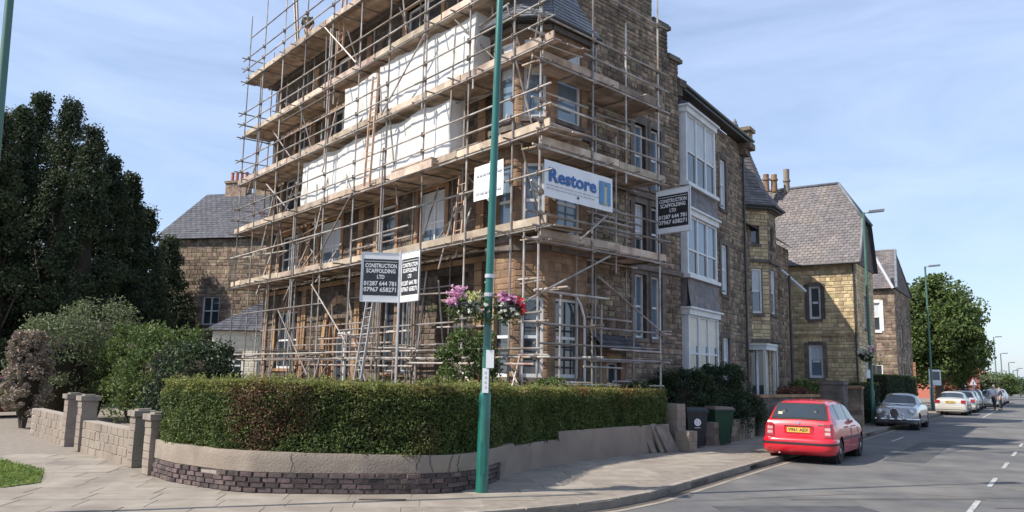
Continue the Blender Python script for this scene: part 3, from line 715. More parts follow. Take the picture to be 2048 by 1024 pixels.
face(A2b, A2, [], 'turret_flank', stone); face(A2, A_, [(.16, .80)], 'turret_face'); face(A_, B_, [(.16, .74)], 'turret_face'); face(B_, C_, [(.28, 1.24)], 'turret_face'); face(C_, Cb, [], 'turret_flank', stone)
# arched white hood on the front ground window (door light) of the turret
d = GD; q = MB()
pts = [(.14, 1.75), (.14, 3.35), (.34, 3.72), (.62, 3.86), (1.18, 3.86)]
pts = [(.25, 3.86), (.95, 3.86), (1.18, 3.62), (1.32, 3.3), (1.34, 1.6)]
for (s0_, z0_), (s1_, z1_) in zip(pts[:-1], pts[1:]): q.tube(up(B_+GD*s0_+NG*.07, z0_), up(B_+GD*s1_+NG*.07, z1_), .035, 6)
q.build('arched_trim', white, ch_)
cen = (A_+B_+C_+A2)/4-V2(-.25, -.62); apex = up(cen+V2(.1, .3), 14.0)
ev = []
for P in TP[1:5]:
    v = (P-cen); ev.append(P+v.normalized()*.38)
ev = [TP[0]+(TP[0]-cen).normalized()*.2]+ev+[TP[5]+(TP[5]-cen).normalized()*.2]
for p, q_ in zip(ev[:-1], ev[1:]):
    m1, m2 = p.lerp(V2(apex.x, apex.y), .42), q_.lerp(V2(apex.x, apex.y), .42)
    slates(ch_, up(p, 10.98), up(q_, 10.98), up(q_.lerp(V2(apex.x, apex.y), .42), 11.95), up(m1, 11.95), lead, w=.22, h=.17, name='turret_slates')
    slates(ch_, up(m1, 11.955), up(m2, 11.955), apex+(up(m2, 14.2)-apex)*.02, apex, lead, w=.22, h=.17, name='turret_slates')
q = MB(); q.prism([(p.x, p.y) for p in ev], 10.9, 10.975); q.build('eaves_soffit', dkpaint, ch_)
q = MB()
for p, q_ in zip(ev[:-1], ev[1:]): q.tube(up(p, 10.97), up(q_, 10.97), .05, 6)
q.build('gutter', dkpaint, ch_)
q = MB(); q.lathe(apex-Vector((0, 0, .1)), [(0, .1), (.2, .07), (.3, .12), (.42, .05), (.9, .02)], 8); q.build('finial', lead, ch_)
# solid interior added to block light through the house, roof
inn = [W0+LD*.8-NL*.5, W0+LD*18.1-NL*.5, W0+LD*18.1-NL*9.5, W0+GD*6.4-NG*.5+V2(-4, 6.5), W0+GD*6.3-NG*.5, W0+GD*1.2-NG*.5]
core = MB(); core.prism([(p.x, p.y) for p in inn], .1, 11.8); core.build('inner_mass', darkst, ch_)
e0, e1 = W0+LD*9.6+NL*.3, W0+LD*18.3+NL*.3
slates(ch_, up(e1, 14.5), up(e0, 14.5), up(e0-NL*4.6, 18.0), up(e1-NL*4.6, 18.0), w=.5, h=.4, name='main_slates')
slates(ch_, up(e1-NL*9.2, 14.5), up(e0-NL*9.2, 14.5), up(e0-NL*4.6, 18.0), up(e1-NL*4.6, 18.0), w=.5, h=.4, name='main_slates')
q = MB(); a, b_ = W0+LD*18.2-NL*.02, W0+LD*18.2-NL*8.9; q.poly([up(a, 0), up(b_, 0), up(b_, 14.5), up((a+b_)/2, 17.9), up(a, 14.5)]); q.build('end_wall', mortar, ch_)
g0_, g1_ = W0+GD*.8-NG*.3, W0+GD*6.4-NG*.3; gm_ = (g0_+g1_)/2; bk = -NG*6
slates(ch_, up(g1_+GD*.2, 11.9), up(g1_+GD*.2+bk, 11.9), up(gm_+bk, 15.0), up(gm_, 15.0), w=.5, h=.4, name='main_slates')
slates(ch_, up(g0_-GD*.2, 12.6), up(g0_-GD*.2+bk, 12.6), up(gm_+bk, 15.0), up(gm_, 15.0), w=.5, h=.4, name='main_slates')

# ================================================================== TERRACE HOUSE WITH WHITE BAYS
K_ = atY(1371, 195, 25.3); K_ = V2(K_.x, K_.y); PW = K_-NU*.8
th = thing('terrace_house', 'stone terrace house with a stack of three white bay windows over slate-hung aprons', 'house', (PW.x, PW.y, 0))
def wz(px, py): return sz(px, py, PW, UD, NU)
sa = wz(1437, 300)[0]; sb_ = sa+.72
wo_ = [(sa, sb_, 8.35, 10.35), (sa, sb_, 5.0, 6.95), (sa, sb_, 1.7, 3.35)]
SE = wz(1487, 400)[0]
wall(th, 'front_wall', PW, UD, NU, -.9, SE, 0, 11.55, wo_, .16, (.18, .45), proud=.03)
for o_ in wo_: window(th, PW, UD, NU, *o_, surround=darkst, gm=pane_b, nets=.9, fw_=.09, rec=.06)
q = MB(); q.wbox(PW, UD, NU, -.9, SE+.1, .0, .42, 11.58, 11.72); q.build('eaves_board', dkpaint, th)
q = MB(); q.tube(up(PW-UD*.9+NU*.46, 11.74), up(PW+UD*(SE+.1)+NU*.46, 11.74), .06, 8); q.build('gutter', dkpaint, th)
slates(th, up(PW-UD*.9+NU*.4, 11.75), up(PW+UD*SE+NU*.4, 11.75), up(PW+UD*SE-NU*4, 14.4), up(PW-UD*.9-NU*4, 14.4), w=.4, h=.3)
q = MB(); q.wbox(PW, UD, NU, SE-.5, SE+.12, -.5, .3, 11.1, 11.35); q.wbox(PW, UD, NU, SE-.55, SE+.18, -.5, .5, 11.35, 11.6); q.wbox(PW, UD, NU, SE-.45, SE+.1, -.5, .42, 11.6, 12.1); q.wbox(PW, UD, NU, SE-.55, SE+.2, -.5, .52, 12.1, 12.25); q.build('chimney_stack', stone, th)
q = MB(); q.wbox(PW, UD, NU, -.8, SE-.05, -8, -.42, 0, 11.5); q.build('inner_mass', darkst, th)
wall(th, 'flank_wall', PW+UD*SE, -NU, UD, .41, 6, 8.2, 11.5, (), .17)
BL = sz(1429, 241, K_, UD, NU)[0]; lv = [(8.0, 10.72), (4.98, 7.28), (1.55, 4.05)]
bay = MB(); bay.wbox(PW, UD, NU, .12, BL-.12, .05, .66, 1.5, 10.6); bayo = bay.build('bay_window', pane_d, th)
for li, (z0, z1) in enumerate(lv):
    f = MB(); pw = .11
    zz = z0+.12; zt = z1-.24; zm = (zz+zt)/2-(.15 if li else .1)
    for s in (0, BL-pw): f.wbox(PW, UD, NU, s, s+pw, .70, .80, zz, zt)
    for i in (1, 2): s = pw/2+(BL-pw)*i/3; f.wbox(PW, UD, NU, s-.05, s+.05, .71, .79, zz, zt)
    for i in range(3):
        s = pw/2+(BL-pw)*i/3; f.wbox(PW, UD, NU, s+.06, s+(BL-pw)/3-.06, .715, .775, zm-.03, zm+.03)
        f.wbox(PW, UD, NU, s+.06, s+(BL-pw)/3-.06, .70, .77, zt-.07, zt-.001); f.wbox(PW, UD, NU, s+.06, s+(BL-pw)/3-.06, .70, .77, zz+.001, zz+.09)
    for sgn, s in ((1, 0), (-1, BL)):
        a, b2 = (s, s+.1) if sgn > 0 else (s-.1, s)
        f.wbox(PW, UD, NU, a+.002, b2-.002, .0, .2, zz, zt); f.wbox(PW, UD, NU, a+.002, b2-.002, .56, .698, zz, zt)
        f.wbox(PW, UD, NU, a+.02, b2-.02, .2, .56, zm-.03, zm+.03); f.wbox(PW, UD, NU, a+.02, b2-.02, .2, .56, zt-.08, zt-.001); f.wbox(PW, UD, NU, a+.02, b2-.02, .2, .56, zz+.001, zz+.09)
    f.wbox(PW, UD, NU, -.06, BL+.06, .0, .87, z1-.24, z1-.06); f.wbox(PW, UD, NU, -.13, BL+.13, .0, .95, z1-.06, z1); f.wbox(PW, UD, NU, -.08, BL+.08, 0, .9, z0, z0+.12)
    f.build('frame', white, bayo)
    for i in range(3):
        s = pw/2+(BL-pw)*i/3
        for za, zb, g in ((zz+.09, zm-.03, pane_d), (zm+.03, zt-.07, pane_b)):
            p = MB(); p.wbox(PW, UD, NU, s+.05, s+(BL-pw)/3-.05, .725, .74, za, zb); p.build('pane', g, bayo)
        if li != 1: p = MB(); p.wbox(PW, UD, NU, s+.07, s+(BL-pw)/3-.07, .7405, .744, zm+.25 if li == 2 else zm+.05, zt-.08); p.build('blind', cream if li == 2 else curtain, bayo)
    for s in (.03, BL-.07):
        for za, zb in ((zz+.09, zm-.03), (zm+.03, zt-.08)):
            p = MB(); p.wbox(PW, UD, NU, s, s+.04, .2, .56, za, zb); p.build('pane', pane_d, bayo)
for za, zb in ((7.285, 8.0), (4.055, 4.98)):
    P0, P1 = PW+NU*.80-UD*.02, PW+UD*(BL+.02)+NU*.80; o_ = .06
    q = MB(); q.wbox(PW, UD, NU, .02, BL-.02, .02, .76, za, zb); q.build('apron_core', slate_d, bayo)
    rows = 5; qq = MB()
    for r_ in range(rows):
        z0 = za+(zb-za)*r_/rows; z1 = za+(zb-za)*(r_+1)/rows; fl = .10*(1-r_/rows)**2
        for (P, d_, n_, L) in ((PW+NU*.76, UD, NU, BL), (PW, NU, -UD, .78), (PW+UD*BL, NU, UD, .78)):
            k = max(2, round(L/.22)); of = .5 if r_ % 2 else 0
            for j in range(-1, k):
                a = max(0, (j+of)/k*L+.004); b2 = min(L, (j+1+of)/k*L-.004)
                if b2-a > .02: e = .03+fl+random.uniform(0, .008); qq.poly([up(P+d_*a+n_*e, z0), up(P+d_*b2+n_*e, z0), up(P+d_*b2+n_*(.015+fl*.8), z1+.02), up(P+d_*a+n_*(.015+fl*.8), z1+.02)])
    qq.build('hanging_slates', slate, bayo, kind='stuff')
slates(th, up(PW+NU*.95-UD*.12, 10.73), up(PW+NU*.95+UD*(BL+.12), 10.73), up(PW+NU*.05+UD*(BL-.3), 11.3), up(PW+NU*.05+UD*.3, 11.3), slate_d, name='bay_roof_slates')
q = MB(); q.poly([up(PW+NU*.95-UD*.12, 10.735), up(PW+NU*.05+UD*.3, 11.3), up(PW+NU*.0-UD*.12, 10.735)]); q.poly([up(PW+NU*.95+UD*(BL+.12), 10.735), up(PW+NU*.05+UD*(BL-.3), 11.3), up(PW+UD*(BL+.12), 10.735)]); q.build('roof_cheek', slate_d, th, kind='stuff')
q = MB(); q.tube(up(PW+UD*(SE-.25)+NU*.1, 0), up(PW+UD*(SE-.25)+NU*.1, 11.6), .05, 7); q.build('drainpipe', dkpaint, th)

# ================================================================== TURRETED HOUSE
tc_ = V2(10.0, 35.0); q = sz(1487, 400, PW, UD, NU)
tu = thing('turreted_house', 'narrow stone house with pointed slate turret and tall white ground floor window', 'house', (tc_.x, tc_.y, 0))
S1 = SE+.02; S2 = sz(1566, 600, PW, UD, NU)[0]
dn = (SE+.5, SE+1.25, .4, 2.9)
ho = [dn]
wall(tu, 'front_wall', PW, UD, NU, S1, S2+1.2, 0, 8.1, ho, .17, (.18, .45), mt=stone)
q = MB(); q.wbox(PW, UD, NU, S1+.1, S2+1.1, -7, -.42, 0, 8.0); q.build('inner_mass', darkst, tu)
q = MB(); q.wbox(PW, UD, NU, dn[0], dn[1], -.3, -.22, .4, 2.9); q.build('door', dkpaint, tu)
q = MB(); q.wbox(PW, UD, NU, SE+.1, SE+1.6, .0, .75, 3.0, 3.18); q.wbox(PW, UD, NU, SE+.05, SE+1.65, 0, .8, 3.18, 3.26); q.build('porch_canopy', white, tu)
q = MB(); q.wbox(PW, UD, NU, SE+.12, SE+.2, .6, .7, .0, 3.0); q.wbox(PW, UD, NU, SE+1.48, SE+1.56, .6, .7, 0, 3.0); q.build('porch_post', cream, tu)
slates(tu, up(PW+UD*S1+NU*.3, 8.1), up(PW+UD*(S2+1.2)+NU*.3, 8.1), up(PW+UD*(S2+1.2)-NU*3.5, 11), up(PW+UD*S1-NU*3.5, 11), w=.4, h=.3)
RT = 1.62; oc = [tc_+V2(RT*math.cos(R(22.5+45*k-33.5)), RT*math.sin(R(22.5+45*k-33.5))) for k in range(8)]
for k in range(8):
    P, Q = oc[k], oc[(k+1) % 8]; d = (Q-P).normalized(); n = Vector((d.y, -d.x, 0)); mid = (P+Q)/2
    if n.dot(mid-tc_) < 0: n = -n
    if n.y > .45: continue
    L = (Q-P).length; facing = n.x > -.3
    ops = [(L/2-.3, L/2+.3, 4.55, 6.45)] if n.x > -.5 else []
    g2 = [(.12, L-.12, .95, 3.2)] if facing else []
    wall(tu, 'turret_wall', P, d, n, 0, L, 0, 9.1, ops+g2+([(L/2-.22, L/2+.22, 7.5, 8.3)] if facing else []), .17, (.2, .4), mt=yelst if n.x < .2 else stone, mm=mortar, thick=.2, proud=.025)
    for o_ in ops: window(tu, P, d, n, *o_, gm=pane_b, nets=.5, fw_=.08, rec=.08)
    for o_ in g2: window(tu, P, d, n, *o_, mull=1, rail=False, fw_=.1, rec=.06)
    if facing: window(tu, P, d, n, L/2-.22, L/2+.22, 7.5, 8.3, rail=False, fm=dkpaint, rec=.1)
    for z in (3.35, 6.7, 8.95): q = MB(); q.wbox(P, d, n, -.02, L+.02, .02, .12, z, z+.14); q.build('string_course', darkst, tu)
ap = up(tc_, 13.5)
for k in range(8):
    e = [tc_+(oc[j % 8]-tc_)*1.24 for j in (k, k+1)]; mm_ = [p.lerp(tc_, .36) for p in e]
    slates(tu, up(e[0], 9.12), up(e[1], 9.12), up(mm_[1], 10.05), up(mm_[0], 10.05), w=.25, h=.18, name='turret_slates')
    slates(tu, up(mm_[0], 10.06), up(mm_[1], 10.06), ap+Vector((.01, 0, 0)), ap, w=.25, h=.18, name='turret_slates')
q = MB(); q.prism([((tc_+(p-tc_)*1.2).x, (tc_+(p-tc_)*1.2).y) for p in oc], 9.0, 9.1); q.build('eaves_soffit', dkpaint, tu)
q = MB()
for k in range(8):
    a, b_ = tc_+(oc[k]-tc_)*1.25, tc_+(oc[(k+1) % 8]-tc_)*1.25; q.tube(up(a, 9.12), up(b_, 9.12), .055, 6)
q.build('gutter', dkpaint, tu)
q = MB(); q.prism([(p.x, p.y) for p in [tc_+(p-tc_)*.85 for p in oc]], 0, 9.0); q.build('turret_core', darkst, tu)
# stepped parapet beside the turret, lean-to with white gutter, downpipe
q = MB(); P = PW+UD*(S2-.4); q.tube(up(P+NU*.1, 6.9), up(P+NU*1.15, 5.85), .07, 6); q.build('verge_gutter', white, tu)
q = MB(); P = PW+UD*(S2-.7)+NU*.5; q.tube(up(P, 0), up(P, 6.6), .06, 7); q.build('drainpipe', dkpaint, tu)

# ================================================================== GABLED YELLOW HOUSE
P3 = atY(1640, 530, 39.0); P3 = V2(P3.x, P3.y); DN = NU; NN = -UD
y3 = thing('gabled_house', 'yellow sandstone house with tall steep slate roof beyond the pointed turret', 'house', (P3.x, P3.y, 0))
def s3(px, py): return sz(px, py, P3, DN, NN)
sl3 = s3(1540, 560)[0]-1.5; sr3 = s3(1715, 600)[0]; ez = s3(1640, 530)[1]
w1a, z1t = s3(1617, 573); w1b, z1b = s3(1643, 638); w2a, z2t = s3(1617, 690); w2b, z2b = s3(1650, 756)
op3 = [(w1a, w1b, z1b, z1t), (w2a, w2b-.05, z2b, z2t)]
wall(y3, 'side_wall', P3, DN, NN, sl3, sr3, 0, ez, op3, .17, (.2, .5), mt=yelst, mm=yelmort)
for o_ in op3: window(y3, P3, DN, NN, *o_, surround=darkst, lintel=.12, fw_=.1, rec=.08, nets=.0 if o_[2] > 3 else .45, gm=pane_d if o_[2] > 3 else pane_b)
PF = P3+DN*sr3; D3 = 4.4
of3 = [(1.5, 2.5, 4.4, 6.0), (1.4, 2.6, 1.2, 3.2), (3.1, 3.9, .3, 2.6)]
wall(y3, 'front_wall', PF, UD, NU, .0, D3, 0, ez, of3, .17, (.2, .5), mt=yelst, mm=yelmort)
for o_ in of3: window(y3, PF, UD, NU, *o_, fw_=.09, nets=.4)
q = MB(); q.prism([(p.x, p.y) for p in (P3+DN*(sl3+.3)+UD*.42, PF-DN*.42+UD*.42, PF-DN*.42+UD*(D3-.1), P3+DN*(sl3+.3)+UD*(D3-.1))], 0, ez-.02); q.build('inner_mass', darkst, y3)
PR = P3+UD*(D3/2); RZ = sz(1677, 368, PR, DN, NN); rl = sz(1530, 378, PR, DN, NN)
rz = RZ[1]; rs_ = RZ[0]; PV = P3+UD*(D3/4); Vm = sz(1720, 440, PV, DN, NN); zmid = ez+(rz-ez)*.52
eL, eR = P3+DN*(sl3-3.2)-UD*.3, P3+DN*(sr3+.25)-UD*.3
mR = P3+DN*(sr3+.25)+UD*(D3/2*.50-.15); mL = P3+DN*(sl3-3.2)+UD*(D3/2*.50-.15)
slates(y3, up(eL, ez), up(eR, ez), up(mR, zmid), up(mL, zmid), w=.26, h=.17)
slates(y3, up(mL, zmid+.003), up(mR, zmid+.003), up(PR+DN*rs_, rz), up(PR+DN*(sl3-3.2), rz), w=.26, h=.17, base=True)
eLb, eRb = P3+DN*(sl3-3.2)+UD*(D3+.3), P3+DN*(sr3+.25)+UD*(D3+.3); mRb = P3+DN*(sr3+.25)+UD*(D3*.75+.15); mLb = P3+DN*(sl3-3.2)+UD*(D3*.75+.15)
slates(y3, up(eLb, ez), up(eRb, ez), up(mRb, zmid), up(mLb, zmid), w=.4, h=.3)
slates(y3, up(mLb, zmid), up(mRb, zmid), up(PR+DN*rs_, rz), up(PR+DN*(sl3-3.2), rz), w=.4, h=.3)
slates(y3, up(mR, zmid), up(mRb, zmid), up(PR+DN*rs_+UD*.02, rz), up(PR+DN*rs_, rz), slate_d, w=.3, h=.2, name='half_hip_slates')
q = MB(); q.poly([up(eR-DN*.2, ez), up(eRb-DN*.2, ez), up(mRb-DN*.2, zmid), up(mR-DN*.2, zmid)]); q.build('gable_end', darkst, y3)
q = MB(); q.tube(up(PR+DN*(sl3-3.2), rz+.03), up(PR+DN*rs_, rz+.03), .09, 6); q.tube(up(PR+DN*rs_, rz+.02), up(mR, zmid+.02), .08, 6); q.tube(up(mR, zmid), up(eR, ez), .07, 6); q.tube(up(PR+DN*rs_, rz+.02), up(mRb, zmid+.02), .08, 6); q.build('ridge_tiles', lead, y3, smooth=True)
q = MB(); q.tube(up(eL-UD*.05, ez-.02), up(eR-UD*.05, ez-.02), .06, 6); q.build('gutter', dkpaint, y3)
for k, px in enumerate((1532, 1548, 1573)):
    pc = atY(px, 360, PR.y+.9+(k == 2)*.2)
    q = MB(); q.lathe((pc.x, pc.y, rz-.2), [(0, .17), (.6, .15), (.62, .2), (.72, .2), (.74, .15), (1.3 if k == 2 else .95, .16)], 10); q.build('chimney_pot', render_m if k == 2 else tstone, y3, smooth=True, sharp=40)
q = MB(); q.wbox(P3, DN, NN, w1a-1.1, sr3, .03, .08, 3.95, 4.05); q.build('string_course', yelst, y3)
q = MB(); q.tube(up(PF-DN*.12-UD*.07, 0), up(PF-DN*.12-UD*.07, ez), .045, 6); q.build('drainpipe', dkpaint, y3)

# house 4 beyond
P4 = atY(1765, 640, 52.0); P4 = V2(P4.x, P4.y)
h4 = thing('far_gabled_house', 'smaller dark stone house with steep slate roof and white barge board beside the big tree', 'house', (P4.x, P4.y, 0))
def s4(px, py): return sz(px, py, P4, DN, NN)
e4 = s4(1765, 578)[1]; a4 = s4(1728, 600)[0]-1; b4 = s4(1790, 620)[0]
wa, zt4 = s4(1742, 606); wb, zb4 = s4(1762, 662)
wall(h4, 'side_wall', P4, DN, NN, a4, b4, 0, e4, [(wa, wb, zb4, zt4), (wa, wb, .9, 2.9)], .2, (.25, .6))
window(h4, P4, DN, NN, wa, wb, zb4, zt4, surround=white, lintel=.15, rec=.06, nets=.5); window(h4, P4, DN, NN, wa, wb, .9, 2.9, rec=.06)
wall(h4, 'front_wall', P4+DN*b4, UD, NU, 0, 7, 0, e4, [(2, 3.2, 4, 5.6), (2, 3.2, 1, 3)], .2, (.25, .6))
window(h4, P4+DN*b4, UD, NU, 2, 3.2, 4, 5.6); window(h4, P4+DN*b4, UD, NU, 2, 3.2, 1, 3)
q = MB(); q.prism([(p.x, p.y) for p in (P4+DN*a4+UD*.42, P4+DN*(b4-.42)+UD*.42, P4+DN*(b4-.42)+UD*6.9, P4+DN*a4+UD*6.9)], 0, e4-.02); q.build('inner_mass', darkst, h4)
PR4 = P4+UD*3.5; r4 = sz(1790, 500, PR4, DN, NN)
slates(h4, up(P4+DN*a4-UD*.3, e4), up(P4+DN*(b4+.2)-UD*.3, e4), up(PR4+DN*r4[0], r4[1]), up(PR4+DN*a4, r4[1]), w=.3, h=.2)
slates(h4, up(P4+DN*a4+UD*7.3, e4), up(P4+DN*(b4+.2)+UD*7.3, e4), up(PR4+DN*r4[0], r4[1]), up(PR4+DN*a4, r4[1]), w=.5, h=.4)
q = MB(); q.poly([up(P4+DN*(b4+.1)-UD*.3, e4), up(P4+DN*(b4+.1)+UD*7.3, e4), up(PR4+DN*(r4[0]-.02), r4[1]-.05)]); q.build('gable_end', darkst, h4)
pa = onplane(1748, 510, P4-UD*.5, NN); pb = onplane(1786, 576, P4-UD*.5, NN)
q = MB(); q.tube(pa, pb, .09, 6); q.build('barge_board', white, h4)
q = MB(); q.tube(up(PR4+DN*a4, r4[1]), up(PR4+DN*r4[0], r4[1]), .1, 6); q.tube(up(PR4+DN*r4[0], r4[1]), up(P4+DN*(b4+.2)-UD*.3, e4), .09, 6); q.build('ridge_tiles', lead, h4)

# ================================================================== SCAFFOLDING
sc = thing('scaffold', 'tall tube and board scaffold wrapped round the corner house', 'scaffold', (S_.x, S_.y, .3))
def OL(s, off, z): p = S_+LD*s+NL*off; return Vector((p.x, p.y, z))       # long face: off 0 = outer row, -1.15 = inner
def OR(s, off, z): p = S_+GD*s+NG*off; return Vector((p.x, p.y, z))
rg = random.Random(21)
TR = .027
def tube(name, a, b, r=TR, m=tube_m, host=None):
    q = MB(); q.tube(a, b, r, 7); return q.build(name, m, host or sc, smooth=True, sharp=50)
LVL = [5.33, 7.68, 9.85, 12.0, 14.55]; LVR = [5.05, 7.33, 9.5]
BASE = [2.22]
sL = [.0, 1.05, 3.0, 5.2, 7.4, 9.4, 11.6, 13.9, 16.05, 18.15, 19.9]
top = {0: 18, }
for i, s in enumerate(sL):
    z0 = .25; ztp = 17.6 + rg.uniform(-.3, .5); zj = 8+rg.uniform(-1.5, 1.5)
    tube('standard', OL(s, 0, z0), OL(s, 0, zj)); tube('standard', OL(s, .0, zj)+LD*.0, OL(s, 0, ztp))
    if s > 1.2: tube('standard', OL(s+.1, -1.15, z0), OL(s+.1, -1.15, 16.2))
    # sleeved second tubes lapping beside the main standards here and there
    if i in (3, 6, 9): tube('standard', OL(s+.12, .02, 9.0+rg.random()), OL(s+.12, .02, 14.2))
    if i in (4, 7): tube('standard', OL(s+.11, .02, 3.0), OL(s+.11, .02, 8.8))
sRr = [2.0, 4.95]
for s in sRr: tube('standard', OR(s, 0, .25), OR(s, 0, 15.0))
for s in (.15, 2.1, 3.6, 5.0): tube('standard', OR(s, -.62 if s < 2.5 else -1.2, .25), OR(s, -.62 if s < 2.5 else -1.2, 7.0 if s < 2.5 else 11.2))
tube('standard', OR(3.55, -.1, 7.0), OR(3.55, -.1, 11.6)); tube('standard', OR(3.1, -.1, 4.5), OR(3.1, -.1, 8.2))
coup = MB()
def coupler(p):
    coup.obox(p, Vector((.055, .01, 0)), Vector((-.01, .055, 0)), Vector((0, 0, .06)))
# ledgers, outer and inner, in lapped lengths
def run(f, off, z, a, b, name, dz=0.0):
    s = a+rg.uniform(-.3, 0)
    while s < b-.2:
        e = min(b+rg.uniform(.1, .35), s+rg.uniform(5.2, 6.3)); tube(name, f(s, off, z), f(e, off, z+rg.uniform(-.015, .015))); s = e-.25; 
for z in BASE+[v-.10 for v in LVL]:
    run(OL, .055, z, -.25, 20.1, 'ledger'); run(OL, -1.10, z, 1.2, 19.9, 'ledger')
    for s in sL: coupler(OL(s, .03, z))
run(OL, .06, 2.42, -.2, 19, 'ledger')
for z in BASE+[3.0]+[v-.10 for v in LVR]: 
    run(OR, .055, z, -.3, 5.2, 'ledger')
    if z != 3.0: run(OR, -1.1, z, 2.3, 5.2, 'ledger')
    for s in [0]+sRr: coupler(OR(s, .03, z))
# transoms
for k, z in enumerate(LVL):
    s = -.1
    while s < 20.0:
        tube('transom', OL(s, .12+rg.random()**2*.45, z-.045), OL(s, -1.28, z-.045), .025); s += rg.uniform(1.05, 1.35)
for z in BASE:
    for s in sL[1:]: tube('transom', OL(s+.05, .3, z+.05), OL(s+.05, -1.3, z+.05))
for z in LVR:
    s = .3
    while s < 5.2: tube('transom', OR(s, .12+rg.random()**2*.3, z-.045), OR(s, -.66 if s < 2.2 else -1.3, z-.045), .025); s += rg.uniform(1.0, 1.3)
for z in (2.27, 3.05):
    for s in (0, 2.0, 4.95): tube('transom', OR(s, .35, z), OR(s, -.6 if s < 2.2 else -1.25, z))
# boards
def board(f, s0, s1, o, z, w=.112, t=.019, name='scaffold_board', tilt=0):
    a = f(s0, o, z); b = f(s1, o, z+tilt); d = (b-a).normalized(); n = (f(0, 1, 0)-f(0, 0, 0)).normalized(); u_ = Vector((0, 0, 1))
    q = MB()
    if name == 'toe_board': q.obox((a+b)/2, d*((b-a).length/2), n*t, u_*w)
    else: q.obox((a+b)/2, d*((b-a).length/2), n*w, u_*t)
    return q.build(name, board_m, sc)
for li, z in enumerate(LVL):
    e = 20.4 if li != 3 else 20.1; st = {0: -.25, 1: -.35, 2: -.45, 3: 3.0, 4: 8.0}[li]
    if li in (3, 4): st = .6
    for r_ in range(5):
        s = st+rg.uniform(-.05, .1)
        while s < e-.3:
            t = min(e, s+3.9); board(OL, s+.005, t-.005, -.17-r_*.232, z+.002+rg.uniform(0, .006)); s = t
    s = st
    while s < e-.3:
        t = min(e, s+3.9); board(OL, s+.01+rg.uniform(0, .05), t-.01, -.048, z+.115+rg.uniform(-.015, .015), .095, .019, 'toe_board', rg.uniform(-.03, .03)); s = t
for li, z in enumerate(LVR):
    for r_ in range(5):
        for a, b in ((.15 if r_ < 3 else 2.35, 3.2), (3.2, 5.3)):
            if r_ >= 3 and a < 1: continue
            board(OR, a+.005+rg.uniform(-.1, 0)*(a < 1), b-.005, -.17-r_*.232, z+.002+rg.uniform(0, .006))
    board(OR, .1, 3.15, -.048, z+.115, .095, name='toe_board', tilt=.02); board(OR, 3.17, 5.32, -.048, z+.11, .095, name='toe_board', tilt=-.015)
# short timber lift projecting from the long face
for r_ in range(3):
    a = onplane(780+r_*3, 318+r_*5, S_+NL*(.2+r_*.23), NL); b = onplane(878, 345+r_*5, S_+NL*(.2+r_*.23), NL)
    q = MB(); d = (b-a).normalized(); d.z = 0; q.obox((a+b)/2-Vector((0, 0, .0)), d*1.15, NL*.11, (0, 0, .02)); q.build('scaffold_board', board_m, sc)
q = MB(); q.obox((a+b)/2+NL*.15+Vector((0, 0, -.02)), d*1.15, NL*.02, (0, 0, .11)); q.build('toe_board', board_m, sc)
# guard rails
for li, z in enumerate(LVL):
    for h in ((.52, 1.02) if li else (1.25,)):
        run(OL, .055, z+h, -.3 if li < 3 else 1.0, 20.2, 'guard_rail')
        for s in sL: coupler(OL(s, .03, z+h))
run(OL, .055, LVL[4]+1.9, 6, 19.5, 'guard_rail')
for li, z in enumerate(LVR+[11.4]):
    for h in (.55, 1.05):
        if li == 3 and h > 1: continue
        run(OR, .055, z+h, -.3, 5.1, 'guard_rail')
        for s in [0]+sRr: coupler(OR(s, .03, z+h))
# braces seen on the photograph, set on the outer planes
for x0, y0, x1, y1 in ((650, 55, 712, 125), (623, 569, 689, 680), (705, 385, 630, 524), (851, 67, 762, 230), (556, 620, 614, 750), (660, 720, 630, 770)):
    tube('brace', onplane(x0, y0, S_+NL*.09, NL), onplane(x1, y1, S_+NL*.09, NL))
for x0, y0, x1, y1 in ((1220, 512, 1045, 605), (1196, 553, 1335, 675), (1062, 360, 1110, 400), (1215, 430, 1160, 480)):
    tube('brace', onplane(x0, y0, S_+NG*.09, NG), onplane(x1, y1, S_+NG*.09, NG))
for px, dx in ((640, -20), (715, 25), (900, 60), (955, -40), (1010, 35), (1040, -20)):
    a = onplane(px, 712, S_+NL*.12, NL); b = onplane(px+dx, 790, S_+NL*.35, NL); tube('brace', a, b)
for s in (4.1, 6.3, 8.3, 10.5, 12.8, 15.0, 17.2):
    o_ = rg.choice([-.35, -.6, -1.1]); z0 = rg.choice([.25, .25, 5.4, 7.7]); z1 = min(16, z0+rg.choice([5.2, 6.4, 8.4]))
    tube('standard', OL(s+rg.uniform(-.2, .2), o_, z0), OL(s+rg.uniform(-.2, .2), o_, z1))
for s0_, s1_, z_, o_ in ((3.2, 9.8, 3.15, .07), (9.2, 17.9, 3.4, -.5), (5, 12, 4.35, -1.05), (11, 19.5, 4.1, .08), (-.2, 3.4, 3.25, .07), (2, 8, 2.62, -.6), (8, 16, 2.75, -.9), (-.3, 5, 2.05, .35), (6, 13, 2.0, -.4), (0, 5.5, 3.9, -1.0)):
    tube('ledger', OL(s0_, o_, z_), OL(s1_, o_, z_+rg.uniform(-.04, .04)))
for s_ in (3.7, 4.6, 6.0, 7.9, 9.0, 10.9, 12.2, 14.5, 15.6, 17.0):
    tube('standard', OL(s_, rg.uniform(-1.2, -.2), .25), OL(s_+rg.uniform(-.1, .1), rg.uniform(-1.2, -.2), rg.uniform(2.9, 4.9)))
    tube('transom', OL(s_, .35, 2.3+rg.random()*.3), OL(s_, -1.3, 2.4+rg.random()*.2), .025)
